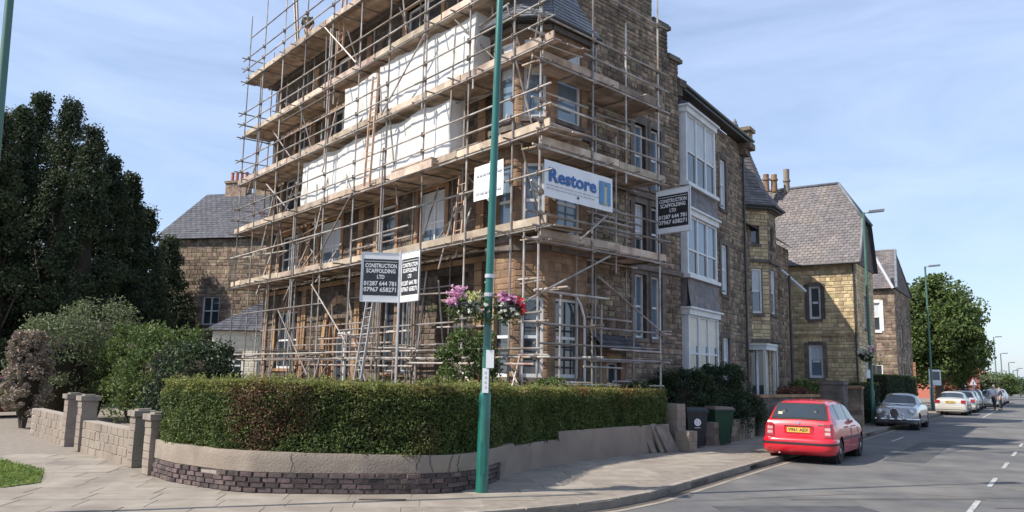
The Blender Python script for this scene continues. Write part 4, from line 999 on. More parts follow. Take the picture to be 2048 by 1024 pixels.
for s0_, z0, s1_, z1 in ((6.2, 5.4, 3.2, 7.5), (13.2, 5.4, 15.8, 7.6), (17.9, 7.8, 15.2, 9.8), (9.6, .4, 11.4, 5.1), (18.0, .4, 16.2, 5.1), (2.9, .3, 1.2, 2.2)):
    tube('brace', OL(s0_, -.9, z0), OL(s1_, -.9, z1))
for s0_, s1_, z_, o_ in ((.0, 5.1, 2.55, -.1), (.2, 5.0, 1.6, .06), (1.8, 5.2, 3.4, -1.15), (-.2, 2.6, 3.75, .07), (2.0, 5.2, 6.3, -1.1), (.4, 2.4, 8.9, -.5)):
    tube('ledger', OR(s0_, o_, z_), OR(s1_, o_, z_+rg.uniform(-.03, .03)))
for s_ in (1.1, 2.7, 4.1): tube('standard', OR(s_, -.3, .25), OR(s_+.05, -.3, rg.uniform(2.8, 4.6)))
for k in range(34):
    s_ = rg.uniform(.4, 19.4); zl = rg.choice([5.4, 7.75, 9.9, 12.1]); tube('standard', OL(s_, rg.choice([.03, -.05, -.5, -1.0]), zl-rg.uniform(.2, 1.2)), OL(s_+rg.uniform(-.04, .04), rg.choice([.03, -.05, -.5, -1.0]), zl+rg.uniform(1.0, 2.6)))
for k in range(22):
    s_ = rg.uniform(.0, 15.5); zl = rg.uniform(1.9, 4.6) if k % 2 else rg.choice([5.33, 7.68, 9.85])+rg.uniform(.3, 1.9); l_ = rg.uniform(1.6, 4.5)
    tube('ledger', OL(s_, rg.uniform(-1.1, .12), zl), OL(s_+l_, rg.uniform(-1.1, .12), zl+rg.uniform(-.08, .08)))
for k in range(12):
    s_ = rg.uniform(1, 17); zl = rg.choice([.4, 5.4, 7.75, 9.9]); tube('brace', OL(s_, rg.uniform(-1.1, 0), zl), OL(s_+rg.choice([-1, 1])*rg.uniform(1.2, 2.4), rg.uniform(-1.1, 0), zl+rg.uniform(1.6, 2.2)))
for k in range(9):
    s_ = rg.uniform(.3, 3.2); zl = rg.uniform(1.5, 4.4) if k % 2 else rg.choice([5.05, 7.33])+rg.uniform(.3, 1.7); tube('ledger', OR(s_, rg.uniform(-.5, .1), zl), OR(s_+rg.uniform(1.2, 2.1), rg.uniform(-.5, .1), zl+rg.uniform(-.05, .05)))
for z in (5.33, 7.68, 9.85, 12.0, 14.55):
    for k in range(4): s_ = rg.uniform(2, 18.5); a = OL(s_, -.3-rg.random()*.6, z+.05+rg.random()*.04); q = MB(); d_ = (LD+NL*rg.uniform(-.15, .15)).normalized(); q.obox(a, d_*rg.uniform(.6, 1.5), d_.cross(Vector((0, 0, 1)))*.11, (0, 0, .019)); q.build('loose_board', board_m, sc)
# loose upright poles standing in the garden, seen below the first lift
for px, zt_ in ((757, 4.6), (768, 3.4), (822, 4.2), (833, 4.9), (812, 4.4), (700, 3.8)):
    p = onplane(px, 700, S_-NL*.5, NL); tube('standard', Vector((p.x, p.y, .25)), Vector((p.x, p.y, zt_)), .03)
# long dark raking tubes rising over the far end
for a, b in (((582, 0), (593, 88)), ((590, 0), (597, 88))):
    p0 = onplane(a[0], -120, S_-NL*.6, NL); p1 = onplane(b[0], b[1], S_-NL*.6, NL); tube('raking_tube', p0, p1, .045, coupler_m)
# end frame: rails closing the far end
for z in [v+h for v in LVL for h in (-.1, .5, 1.0)]: tube('end_rail', OL(20.0, .3, z), OL(20.0, -1.4, z))
for o_ in (-1.4, -2.6, -3.8):
    tube('standard', OL(20.0, o_, .2), OL(20.0, o_, 16.0))
for z in [v-.1 for v in LVL]+[2.3, 3.6]: tube('end_rail', OL(20.05, -1.0, z), OL(20.05, -4.0, z)); tube('end_rail', OL(20.05, -1.0, z+1), OL(20.05, -4.0, z+1))
for z0, z1 in zip([2.3]+LVL[:-1], LVL): tube('brace', OL(20.07, -1.2, z0), OL(20.07, -3.8, z1-.1))
for z in (5.33, 7.68, 9.85, 12.0):
    for r_ in range(3): q = MB(); a = OL(19.2+r_*.24, -1.2, z+.03); b = OL(19.2+r_*.24, -4.0, z+.03); q.obox((a+b)/2, (b-a)/2, LD*.11, (0, 0, .019)); q.build('scaffold_board', board_m, sc)
coup.build('coupler', coupler_m, sc, kind='stuff')

# sheeting ------------------------------------------------------------------
def sheeting(lab, s0, s1, off, ztf, zbf, ret=.5, seed=1, name='sheeting'):
    rg2 = random.Random(seed); nx, nz_ = int((s1-s0)*9), 22; V = []; Fc = []
    cols = [(s0-ret+ret*i/6, True) for i in range(6)]+[(s0+(s1-s0)*i/nx, False) for i in range(nx+1)]
    for s, rt in cols:
        for j in range(nz_+1):
            v = j/nz_; zb, zt = zbf(max(s, s0)), ztf(max(s, s0)); z = zb+(zt-zb)*v
            dz = .07*noise.noise(Vector((s*.9, z*.7, seed)))+.035*noise.noise(Vector((s*3+z*2.2, z*.9, seed+4)))*(1-v*.4)+.016*abs(noise.noise(Vector((s*6-z*3, z*2, seed))))+.02*math.exp(-((s*1.0) % 2.1)**2*60)
            if rt: p = S_+LD*s0+NL*(off-(s0-s))+LD*dz
            else: p = S_+LD*s+NL*(off+dz)
            sag = -.11*abs(math.sin(s*1.45+seed))*v**6+.10*noise.noise(Vector((s*1.2, 0, seed+7)))*(1-v)**5
            V.append((p.x, p.y, z+sag))
    for i in range(len(cols)-1):
        for j in range(nz_): a = i*(nz_+1)+j; Fc.append((a, a+nz_+1, a+nz_+2, a+1))
    o = link_mesh(name, V, Fc, sheet_m, None, smooth=True); return tag(o, lab, 'sheeting', 'white sheets hung on the scaffold')
sheeting('long white sheet hung along the scaffold just above the second boarded lift', 4.35, 14.3, -.33, lambda s: LVL[2]-.12, lambda s: LVL[1]+.27, .55, 1)
sheeting('upper white sheet on the scaffold, right of the two, billowing beside the wooden ladder', 3.15, 8.4, -.30, lambda s: LVL[3]-.1, lambda s: LVL[2]+.26, .55, 5)
sheeting('narrower upper white sheet on the scaffold, left of the wooden ladder', 8.7, 10.9, -.28, lambda s: LVL[3]-.25, lambda s: LVL[2]+.27, .1, 9)

# ladders ---------------------------------------------------------------------
def ladder(a, b, w, m, lab, group=None, r=.022, side=None, n=None, nm='ladder'):
    a = Vector(a); b = Vector(b); t = thing(nm, lab, 'ladder', a, group); ax = (b-a).normalized(); sd_ = (side or LD).copy(); sd_ = (sd_-ax*sd_.dot(ax)).normalized(); L = (b-a).length
    nn = ax.cross(sd_)
    for k in (-1, 1):
        q = MB(); q.obox((a+b)/2+sd_*(k*w/2), ax*L/2, nn*.036, sd_*.018); q.build('stile', m, t)
    z = .25
    while z < L-.1:
        q = MB(); q.tube(a+ax*z-sd_*(w/2), a+ax*z+sd_*(w/2), .014, 6); q.build('rung', m, t); z += .27
    return t
a = onplane(705, 762, S_+NL*.9, NL); b = onplane(741, 600, S_+NL*.25, NL); a.z = .3
ladder((a.x, a.y, .3), b, .40, alu, 'silver aluminium ladder leaning on the scaffold under the pair of black sign boards')
lb_ = onplane(735, 335, S_+NL*.16, NL); lb_.z = LVL[1]+.04
ladder(lb_, onplane(752, 150, S_-NL*.02, NL), .36, woodl, 'wooden ladder standing between the two upper white sheets')
ladder(onplane(680, 105, S_-NL*.3, NL), onplane(692, -25, S_-NL*.5, NL), .36, redbr if False else woodl, 'reddish wooden ladder near the top of the scaffold')
ladder(onplane(915, 478, S_-NL*.3, NL), onplane(928, 348, S_-NL*.5, NL), .36, woodl, 'wooden ladder beside the small white banner behind the green lamp post')

# signs -----------------------------------------------------------------------
def company_board(c, right, h, w, lab, label2=None, flip=False):
    right = Vector(right).normalized(); upv = Vector((0, 0, 1)); n = right.cross(upv); t = thing('sign_board', lab, 'sign', (c.x, c.y, c.z), 'black and white scaffold firm boards')
    q = MB(); q.obox(c, right*(w/2), n*.012, upv*(h/2)); q.build('panel', signw, t)
    q = MB(); q.obox(c+n*.0145, right*(w*.455), n*.0015, upv*(h*.375)); q.build('black_field', signk, t)
    for dz, hh in ((.300, .052), (.18, .052)): pass
    f = n*.018
    for body, v, s_, wf in (('CONSTRUCTION', .235, .13, .84), ('SCAFFOLDING', .125, .13, .78), ('LTD', .005, .12, .2), ('01287 644 781', -.135, .14, .86), ('07967 658271', -.26, .14, .86)):
        text_part('lettering', body, signw, t, c+f+upv*(v*h), right, upv, s_*h*.9, width=w*wf*.98, bold=.004, ext=.001)
    q = MB(); q.obox(c+n*.0175+upv*(.325*h), right*(w*.43), n*.001, upv*.006); q.build('rule', signw, t)
    q = MB()
    for k in (-1, 1): q.obox(c+n*.004+right*(k*(w/2+.012)), right*.012, n*.02, upv*(h/2+.012))
    for k in (-1, 1): q.obox(c+n*.004+upv*(k*(h/2+.012)), right*(w/2), n*.02, upv*.012)
    q.build('frame', alu, t, kind=None)
    return t
hg = onplane(800, 556, S_+NL*.55, NL); hz = hg.z
lft = hg+V2(-1.06, -.16)*1.0; cL = (hg+lft)/2
company_board(Vector((cL.x, cL.y, hz)), V2(1.06, .16), 1.36, 1.06, 'black and white sign board on the scaffold, left of the hinged pair')
rgt = hg+V2(.62, -.80); cR = (hg+rgt)/2+V2(.03, -.02)
company_board(Vector((cR.x, cR.y, hz)), V2(.62, -.80), 1.36, .98, 'black and white sign board on the scaffold, sunlit right one of the hinged pair')
tube('sign_post', Vector((hg.x, hg.y-.02, .3)), Vector((hg.x, hg.y-.02, hz+.75)), .04, alu)
p0 = atY(1314, 427, 22.1); p1 = atY(1380, 415, 21.3)
c = (p0+p1)/2; r_ = (p1-p0); wr = Vector((r_.x, r_.y, 0)).length
company_board(c, Vector((r_.x, r_.y, 0)), 1.22, wr, 'black and white sign board projecting at the scaffold end beside the white bay')
tube('sign_arm', OR(4.95, 0, c.z+.3), Vector((p1.x, p1.y, c.z+.3))+V2(0, .05)); tube('sign_arm', OR(4.95, 0, c.z-.5), Vector((p1.x, p1.y, c.z-.5))+V2(0, .05))
# big banner on the right-hand face
bt = thing('banner', 'large white banner with blue Restore lettering and arch emblem on the scaffold', 'banner', OR(1.4, .12, 6.5))
v = [onplane(x, y, S_+NG*.13, NG) for x, y in ((1088, 386), (1225, 430), (1225, 357), (1088, 319))]
sB0, sB1 = (Vector((v[0].x, v[0].y, 0))-S_).dot(GD), (Vector((v[1].x, v[1].y, 0))-S_).dot(GD); zb, zt = (v[0].z+v[1].z)/2, (v[2].z+v[3].z)/2
nx, nz_ = 30, 8; V = []; Fc = []
for i in range(nx+1):
    for j in range(nz_+1):
        s = sB0+(sB1-sB0)*i/nx; z = zb+(zt-zb)*j/nz_; V.append(tuple(OR(s, .13+.006*math.sin(i*.9+j*.4), z)))
for i in range(nx):
    for j in range(nz_): a = i*(nz_+1)+j; Fc.append((a, a+nz_+1, a+nz_+2, a+1))
link_mesh('banner_cloth', V, Fc, signw, bt, smooth=True)
mid = (sB0+sB1)/2; Wb = sB1-sB0; Hb = zt-zb; upv = Vector((0, 0, 1))
text_part('lettering', 'Restore', signb, bt, OR(sB0+Wb*.395, .15, zb+Hb*.60), GD, upv, Hb*.52, width=Wb*.68, bold=.014)
q = MB(); q.obox(OR(sB0+Wb*.875, .15, zb+Hb*.50), GD*(Wb*.085), NG*.004, upv*(Hb*.34)); q.build('emblem_square', signlb, bt)
q = MB(); cx = sB0+Wb*.875
q.obox(OR(cx, .157, zb+Hb*.42), GD*.05, NG*.003, upv*(Hb*.22)); q.obox(OR(cx, .157, zb+Hb*.665), GD*.08, NG*.003, upv*.02); q.obox(OR(cx, .157, zb+Hb*.19), GD*.085, NG*.003, upv*.022)
q.build('emblem_column', signt, bt)
q = MB()
pts_ = [(.10*math.cos(a_), .10*math.sin(a_)) for a_ in np.linspace(0, math.pi, 9)]
for (a_, b_), (c_, d_) in zip(pts_[:-1], pts_[1:]): q.tube(OR(cx+a_, .158, zb+Hb*.70+b_), OR(cx+c_, .158, zb+Hb*.70+d_), .01, 4)
q.build('emblem_arch', signt, bt)
for k, (a_, b_, z_) in enumerate(((.03, .78, .33), (.03, .70, .24))):
    nseg = 15; q = MB(); s = a_
    while s < b_: l = rg.uniform(.02, .07); q.obox(OR(sB0+Wb*(s+l/2), .149, zb+Hb*z_), GD*(Wb*l/2), NG*.001, upv*.011); s += l+.012
    q.build('small_print', signg, bt, kind='stuff')
q = MB(); q.lathe(OR(sB0+Wb*.47, .145, zb+Hb*.16), [(0, .035), (.008, .035)], 10, NG); q.build('small_mark', signk, bt)
# small banner behind the lamp post
v = [onplane(x, y, S_+NL*.13, NL) for x, y in ((947, 412), (1006, 380), (1006, 318), (947, 336))]
b2 = thing('banner', 'small plain white banner on the scaffold directly behind the green lamp post', 'banner', v[0])
def nlp(s, z, o=.13): return OL(s, o, z)
sa_, sb2 = (Vector((v[0].x, v[0].y, 0))-S_).dot(LD), (Vector((v[1].x, v[1].y, 0))-S_).dot(LD)
za, zb_ = (v[0].z+v[1].z)/2, (v[2].z+v[3].z)/2; V = []; Fc = []
for i in range(13):
    for j in range(9): V.append(tuple(nlp(sa_+(sb2-sa_)*i/12, za+(zb_-za)*j/8, .13+.008*math.sin(i*.8+j*.5))))
for i in range(12):
    for j in range(8): a = i*9+j; Fc.append((a, a+9, a+10, a+1))
link_mesh('banner_cloth', V, Fc, signw, b2, smooth=True)
for z_ in (.72, .2):
    q = MB(); s = .08
    while s < .9: l = rg.uniform(.05, .14); q.obox(nlp(sa_+(sb2-sa_)*(s+l/2), za+(zb_-za)*z_, .15), LD*(l/2*abs(sb2-sa_)), NL*.001, upv*.03); s += l+.03
    q.build('small_print', signg, b2, kind='stuff')

# ================================================================== LAMP POSTS
def lean_post(t, base, lean, prof, m, name, n=16):
    q = MB(); ax = (Vector((lean[0], lean[1], 1))).normalized(); q.lathe(base, prof, n, ax); return q.build(name, m, t, smooth=True, sharp=40)
LB = ground(963, 985); LB.z = -.02
lp = thing('lamp_post', 'tall glossy green lamp post standing on the pavement before the hedge, carrying two flower baskets', 'lamp post', LB)
tgt = atY(1000, 0, LB.y); lean = ((tgt.x-LB.x)/tgt.z, .0)
axm = Vector((lean[0], 0, 1)).normalized()
zj = atY(968, 785, LB.y).z
lean_post(lp, LB, lean, [(0, .096), (zj-.04, .095), (zj, .090), (zj+.05, .066)], greenp, 'base_tube')
lean_post(lp, LB, lean, [(zj+.045, .066), (5, .062), (9.2, .052), (9.25, .04)], greenp, 'upper_tube')
tp_ = LB+axm*9.2
q = MB(); q.tube(tp_, tp_+Vector((1.0, .3, .15)), .03, 8); q.build('outreach_arm', greenp, lp)
q = MB(); q.obox(tp_+Vector((1.3, .4, .2)), Vector((.35, .11, .03)), Vector((-.04, .13, 0)), Vector((0, 0, .06))); q.build('lantern', alu, lp)
q = MB(); q.obox(LB+axm*.55+Vector((0, -.093, 0)), (.034, 0, 0), (0, .004, 0), (0, 0, .24)); q.build('access_door', greenp, lp)
b0 = atY(980, 718, LB.y-.09); q = MB(); q.obox((b0.x, b0.y, b0.z), (.062, 0, 0), (0, .03, 0), (0, 0, .14)); q.build('notice_panel', signw, lp)
b0 = atY(971, 761, LB.y-.1); ph = MB(); ph.obox((b0.x, b0.y, b0.z), (.048, 0, 0), (0, .012, 0), (0, 0, .19)); pl_ = ph.build('number_label', signw, lp)
q = MB()
for k in range(4): q.obox((b0.x+(k % 2)*.006, b0.y-.0135, b0.z+.12-.075*k), (.014, 0, 0), (0, .001, 0), (0, 0, .02))
q.build('small_print', signg, lp, kind='stuff')
q = MB()
for z in (3.05, 3.35): q.lathe(LB+axm*z, [(0, .078), (.06, .078)], 14, axm)
q.build('basket_clamp', alu, lp, kind='stuff')
petal = {}
def flower_mat(n, c1, c2): return mat(n, c1, c2, .6, 4, island=.3, transl=.3)
pink = flower_mat('pink_petal', (.72, .36, .56), (.86, .56, .72)); whitef = flower_mat('white_petal', (.72, .72, .6), (.82, .82, .72)); yelf = flower_mat('yellow_petal', (.62, .6, .22), (.74, .72, .38)); redf = flower_mat('red_petal', (.55, .03, .06), (.68, .08, .12)); purf = flower_mat('purple_petal', (.34, .10, .26), (.5, .2, .38))
def basket(lab, c, spots, seed, scale=1.0, group='hanging baskets on the green lamp post', nleaf=900):
    t = thing('flower_basket', lab, 'flower basket', c, group); rs = np.random.RandomState(seed)
    q = MB(); q.lathe(c-Vector((0, 0, .22*scale)), [(0, .03*scale), (.05*scale, .13*scale), (.14*scale, .2*scale), (.22*scale, .23*scale)], 12); q.build('basket_bowl', dkpaint, t, smooth=True)
    pts = clumps([(c.x+rs.normal()*.10*scale, c.y+rs.normal()*.10*scale, c.z+rs.normal()*.07*scale) for _ in range(26)]+[(c.x+rs.normal()*.18*scale, c.y-.1*scale, c.z-.22*scale*rs.rand()-.05) for _ in range(14)], .13*scale, nleaf//40, seed)
    leaves(pts, .05*scale, decid, 'foliage', t, 'stuff')
    for m_, dx, dz, r_, nn in spots:
        cs = [(c.x+dx*scale+rs.normal()*r_*.5*scale, c.y-.10*scale+rs.normal()*.08*scale, c.z+dz*scale+rs.normal()*r_*.4*scale) for _ in range(nn)]
        leaves(clumps(cs, .028*scale, 5, seed+nn), .052*scale, m_, 'flower', t, 'stuff', up=.1, asp=.9)
    return t
cA = atY(932, 606, LB.y-.05); cB = atY(1015, 612, LB.y-.05)
basket('hanging basket of pink, yellow and white flowers left of the green lamp post', cA, [(pink, -.13, .13, .13, 70), (pink, -.2, .02, .07, 24), (yelf, .10, .07, .12, 30), (whitef, .16, -.06, .17, 44), (whitef, -.05, -.1, .16, 26)], 3)
basket('hanging basket of purple, white and red flowers right of the green lamp post', cB, [(purf, -.04, .11, .12, 18), (pink, -.06, .12, .1, 20), (redf, .20, .02, .08, 30), (pink, .14, .07, .1, 26), (whitef, -.02, -.05, .17, 52), (redf, .22, -.12, .06, 8), (whitef, .12, -.1, .1, 20), (purf, .1, .08, .1, 12)], 4)
q = MB()
for c in (cA, cB): q.tube(LB+axm*3.08, Vector((c.x, c.y, 3.08-.02)), .012, 6); q.lathe(Vector((c.x, c.y, c.z-.04)), [(0, .235), (.02, .235)], 14)
q.build('basket_bracket', blackp, lp, kind='stuff')
# the second near post, on the far left
P_ = atY(11, 95, 10.0); bl = V2(P_.x, 10.0); t0, t1 = atY(19, 0, 10.0), atY(2, 190, 10.0)
l2 = thing('lamp_post', 'weathered green lamp post leaning into the picture at its far left edge', 'lamp post', (P_.x-.05, 10, -.02))
ln_ = ((t0.x-t1.x)/(t0.z-t1.z), 0); bb = Vector((t1.x-ln_[0]*t1.z, 10.0, -.02))
lean_post(l2, bb, ln_, [(0, .095), (1.5, .095), (1.6, .06), (9, .05)], greenp_f, 'tube')
a_ = bb+Vector((ln_[0], 0, 1))*9
q = MB(); q.tube(a_, a_+Vector((-.9, .3, .1)), .03, 8); q.build('outreach_arm', greenp_f, l2)
q = MB(); q.obox(a_+Vector((-1.2, .4, .14)), Vector((.35, -.11, .0)), Vector((.04, .13, 0)), Vector((0, 0, .06))); q.build('lantern', alu, l2)

# receding street lamps
def street_lamp(px, ytop, Y, lab, banner=False):
    tp = atY(px, ytop, Y); x = tp.x; h = tp.z
    t = thing('street_lamp', lab, 'street lamp', (x, Y, -.1), 'green street lamps along the road')
    k = 1+max(0, (Y-50)/170)
    q = MB(); q.lathe((x, Y, -.1), [(0, .1*k), (1.5, .1*k), (1.6, .07*k), (h+.1, .055*k)], 10); q.build('column', greenp_f if Y > 40 else greenp_f, t, smooth=True, sharp=40)
    q = MB(); q.tube((x, Y, h-.02), (x+.28, Y-.1, h+.02), .04*k, 6); q.build('arm', alu, t)
    q = MB(); q.obox((x+.42*(1+Y/200), Y-.17, h+.04), Vector((.24*(1+Y/120), -.08, .03)), Vector((.03, .11, 0)), (0, 0, .05*k)); q.build('lantern', lead, t)
    return t, x
SL = [(1727, 425, 35.0), (1850, 533, 53.4), (1922, 593, 78.5), (1963, 640, 107), (1987, 674, 136), (2001, 707, 166), (2017, 725, 205), (2026, 741, 240), (2034, 737, 262), (2045, 754, 300)]
labs = ['nearest green street lamp in front of the yellow gabled house with a basket on it', 'green street lamp rising in front of the big round tree', 'street lamp just right of the big tree, its top clear of the crown', 'street lamp standing over the red building end beyond the tree', 'far street lamp above the low bushes past the red building', 'distant street lamp, sixth along the road from the yellow house', 'distant street lamp, seventh along the road from the yellow house', 'very distant street lamp, shorter of the close pair near the right edge', 'very distant street lamp, taller of the close pair near the right edge', 'faintest street lamp at the right edge of the picture']
for (px, yt, Y), lb in zip(SL, labs):
    t, x = street_lamp(px, yt, Y, lb)
    if px == 1727:
        l1 = (x, Y)
cF = atY(1732, 708, 34.8)
basket('distant hanging basket of pale peach flowers on the lamp before the yellow gabled house', cF, [(whitef, -.1, .08, .2, 40), (pink, .1, .1, .2, 20), (yelf, 0, -.02, .2, 20)], 6, 1.5, group='baskets on the distant lamp', nleaf=500)
c = atY(1734, 748, 34.8); q = MB(); q.obox((c.x, c.y-.12, c.z), (.08, 0, 0), (0, .02, 0), (0, 0, .18)); tag(q.build('lamp_notice', signw), 'small white notice strapped to the nearest street lamp column', 'notice')

# ================================================================== VEHICLES
def interp(tab, x):
    if x <= tab[0][0]: return tab[0][1]
    for (a, b), (c, d) in zip(tab[:-1], tab[1:]):
        if x <= c: return b+(d-b)*(x-a)/(c-a)
    return tab[-1][1]
PAINTS = {}
def paint(name, c, metal=0.0, rough=.28):
    return mat(name, c, tuple(min(1, x*1.06) for x in c), rough, 1.5, 0, metal=metal, coat=1.0)
def car(name, lab, loc, ang, P, m, cat='car', group=None, detail=True):
    """x from rear (0) to front (L) in the profile tables; local +X is forward"""
    t = thing(name, lab, cat, (0, 0, 0), group, local=True); L, Wd = P['L'], P['W']; wr = P.get('wr', .30)
    xs = sorted(set([round(x, 3) for x in np.arange(0, L, .085)]+[0, L, .03, .06, L-.03, L-.06]+[x for x, _ in P['top']])); ns = len(xs)
    nl = 12; rows = []
    for x in xs:
        zt = interp(P['top'], x); zb = interp(P['bot'], x); zs = min(interp(P['belt'], x), zt-.03); w = interp(P['wid'], x)*Wd; wt_ = min(w-.04, interp(P['wtop'], x)*Wd)
        pts = [(0, zb), (w-.16, zb), (w-.04, zb+.03)]
        for k in range(1, nl-2):
            v = k/(nl-2); z = zb+.03+(zs-zb-.03)*v; bulge = .028*math.sin(math.pi*min(1, v*1.05)); pts.append((w-.028+bulge-.02*max(0, v-.8)*3, z))
        pts.append((w-.055, zs)); hi = zt-zs
        pts += [((w-.07)*(1-k)+wt_*k, zs+hi*(.05+.83*k)) for k in (.08, .5, .92)] if hi > .2 else [((w-.07)*(1-k)+wt_*k, zs+hi*(.1+.7*k)) for k in (.15, .5, .9)]
        pts += [(wt_-.09, zt-.022*min(1, hi*3)), (wt_*.5, zt), (0, zt+.012)]
        rows.append(pts)
    npt = len(rows[0]); full = [[(x, y, z) for y, z in pts]+[(x, -y, z) for y, z in pts[-2:0:-1]] for x, pts in zip(xs, rows)]; nf = len(full[0])
    wx = P['wheels']
    arch_r = wr+.055
    V = []
    for ring in full:
        for (x, y, z) in ring:
            for xc in wx:
                d = math.hypot(x-xc, z-wr)
                if abs(y) > .45*Wd*2*.75 and abs(d-arch_r) < .045 and z < wr+arch_r+.04: x, z = xc+(x-xc)*arch_r/d, wr+(z-wr)*arch_r/d
            V.append((x-L/2, y, z))
    belt = nl; top_i = [npt-4]
    cats = {}
    for i in range(ns-1):
        xm = (xs[i]+xs[i+1])/2
        for j in range(nf):
            jj = (j+1) % nf; a = i*nf+j; q = (a, i*nf+jj, (i+1)*nf+jj, (i+1)*nf+j)
            cx = sum(V[k][0] for k in q)/4+L/2; cz = sum(V[k][2] for k in q)/4; cy = abs(sum(V[k][1] for k in q)/4)
            jn = j if j < npt-1 else nf-1-j
            key = 'body'
            if cy > Wd*.70 and any(math.hypot(cx-xc, cz-wr) < arch_r-.005 for xc in wx): continue
            for (nm, xa, xb, ja, jb) in P['glass']:
                if xa <= xm <= xb and ja <= jn < jb: key = nm
            if key == 'side_window': key = 'side_window%d%s' % (sum(xm > p for p in P.get('pill', [])), 'a' if j < npt else 'b')
            if any(abs(xm-p) < .045 for p in P.get('pill', [])) and key.startswith('side_window'): key = 'pillar'
            cats.setdefault(key, []).append(q)
    cats['body'].append(tuple(range(nf-1, -1, -1))); cats['body'].append(tuple((ns-1)*nf+k for k in range(nf)))
    for key, fs in cats.items():
        used = sorted({k for f in fs for k in f}); mp_ = {k: n for n, k in enumerate(used)}
        nm = ''.join(c for c in key if not c.isdigit()); nm = 'side_window' if nm.startswith('side_window') else nm
        link_mesh(nm, [V[k] for k in used], [tuple(mp_[k] for k in f) for f in fs], m if key == 'body' else (blackp if key == 'pillar' else carg), t, True, 38)
    q = MB()
    for xc in wx:
        for s in (-1, 1): q.lathe((xc-L/2, s*(Wd*.55), wr+.0), [(0, arch_r+.02), (Wd*.36, arch_r+.015)], 18, (0, s, 0))
    q.box(-L/2+.25, L/2-.25, -Wd*.72, Wd*.72, interp(P['bot'], L/2)+.02, interp(P['bot'], L/2)+.2); q.build('underbody', blackp, t, kind='stuff')
    for xc in wx:
        for s in (-1, 1):
            y = s*(Wd-.115); wroot = MB(); w_ = .095
            wroot.lathe((xc-L/2, y-s*w_, wr), [(0, wr*.86), (.015, wr*.97), (.03, wr), (2*w_-.03, wr), (2*w_-.012, wr*.97), (2*w_, wr*.86), (2*w_-.01, wr*.68)], 24, (0, s, 0)); w_o = wroot.build('wheel', rubber, t, smooth=True, sharp=40)
            if detail:
                r_ = MB(); r_.lathe((xc-L/2, y+s*(w_-.025), wr), [(0, wr*.67), (.012, wr*.66), (.004, wr*.5), (.01, wr*.25), (.02, wr*.2)], 20, (0, s, 0)); ro = r_.build('rim', rimm, w_o, smooth=True, sharp=30)
                h = MB()
                for k in range(6):
                    a = 6.283*k/6; h.obox((xc-L/2+math.cos(a)*wr*.45, y+s*(w_-.004), wr+math.sin(a)*wr*.45), Vector((math.cos(a), 0, math.sin(a)))*wr*.16, (0, .004, 0), Vector((-math.sin(a), 0, math.cos(a)))*.022)
                h.build('rim_slots', blackp, ro, kind='stuff')
    t.location = (loc[0], loc[1], -.12); t.rotation_euler = (0, 0, ang)
    return t
def plate(t, x, z, back, mtxt='V961 AEX', m=None, w=.26, tilt=0):
    s = -1 if back else 1; q = MB(); q.box(min(x, x+s*.012), max(x, x+s*.012), -w, w, z-.057, z+.057); o = q.build('number_plate', m, t)
    text_part('lettering', mtxt, signk, o, (x+s*.014, 0, z), (0, -1 if back else 1, 0), (0, 0, 1), .10, width=w*1.8, bold=.002, ext=.001)
yplate = mat('yellow_plate', (.66, .42, .08), (.72, .48, .1), .4, 5); wplate = mat('white_plate', (.7, .7, .68), (.75, .75, .73), .4, 5)
tail_r = mat('tail_lamp_red', (.30, .012, .02), (.40, .03, .04), .15, 14, coat=1); tail_c = mat('tail_lamp_clear', (.48, .30, .30), (.6, .45, .42), .2, 14, coat=1)
red = paint('bright_red_paint', (.56, .010, .025), 0, .25); silver = paint('silver_paint', (.46, .46, .45), .6, .3); white_p = paint('white_car_paint', (.70, .70, .70)); navy = paint('navy_paint', (.02, .03, .07)); dkred = paint('maroon_paint', (.14, .02, .03)); greyp = paint('old_silver_grey', (.30, .29, .28), .5, .2); beige = paint('champagne_paint', (.62, .58, .50), .3, .3); black_p = paint('black_paint', (.02, .02, .022)); greyb = paint('pale_grey_green', (.34, .36, .33), .3)
HATCH = dict(L=3.96, W=.825, wr=.29, wheels=(.74, 3.2),
    top=[(0, .50), (.03, .56), (.09, .60), (.12, .80), (.17, .97), (.20, 1.0), (.46, 1.36), (.54, 1.42), (.9, 1.455), (1.6, 1.46), (2.2, 1.42), (2.42, 1.36), (3.05, 1.0), (3.2, .95), (3.75, .80), (3.9, .68), (3.96, .55)],
    bot=[(0, .26), (.12, .19), (3.8, .18), (3.96, .26)], belt=[(0, .48), (.09, .58), (.17, .92), (.6, .95), (3.0, .88), (3.8, .72), (3.96, .5)],
    wid=[(0, .86), (.05, .93), (.15, .97), (.5, 1), (3.3, 1), (3.7, .95), (3.88, .86), (3.96, .74)], wtop=[(0, .8), (.12, .90), (.2, .86), (.5, .70), (1.2, .70), (2.3, .70), (3.0, .80), (3.5, .8), (3.96, .6)],
    glass=[('windscreen', 2.46, 3.0, 16, 19), ('side_window', .62, 2.62, 13, 15)], pill=[.98, 1.95])
e0 = V2(5.72, 18.2); e1 = V2(7.42, 18.33)
RC = e0.lerp(e1, .5); UDr = R(90-33.5)
fw3 = V2(math.cos(UDr), math.sin(UDr))
RC = ground(1609, 922, -.12); RC = V2(RC.x, RC.y)+NU*.04+fw3*(1.98-.74)
rc = car('red_hatchback', 'bright red hatchback parked nearest at the kerb, seen from behind', RC, UDr, HATCH, red)
h0 = -3.96/2
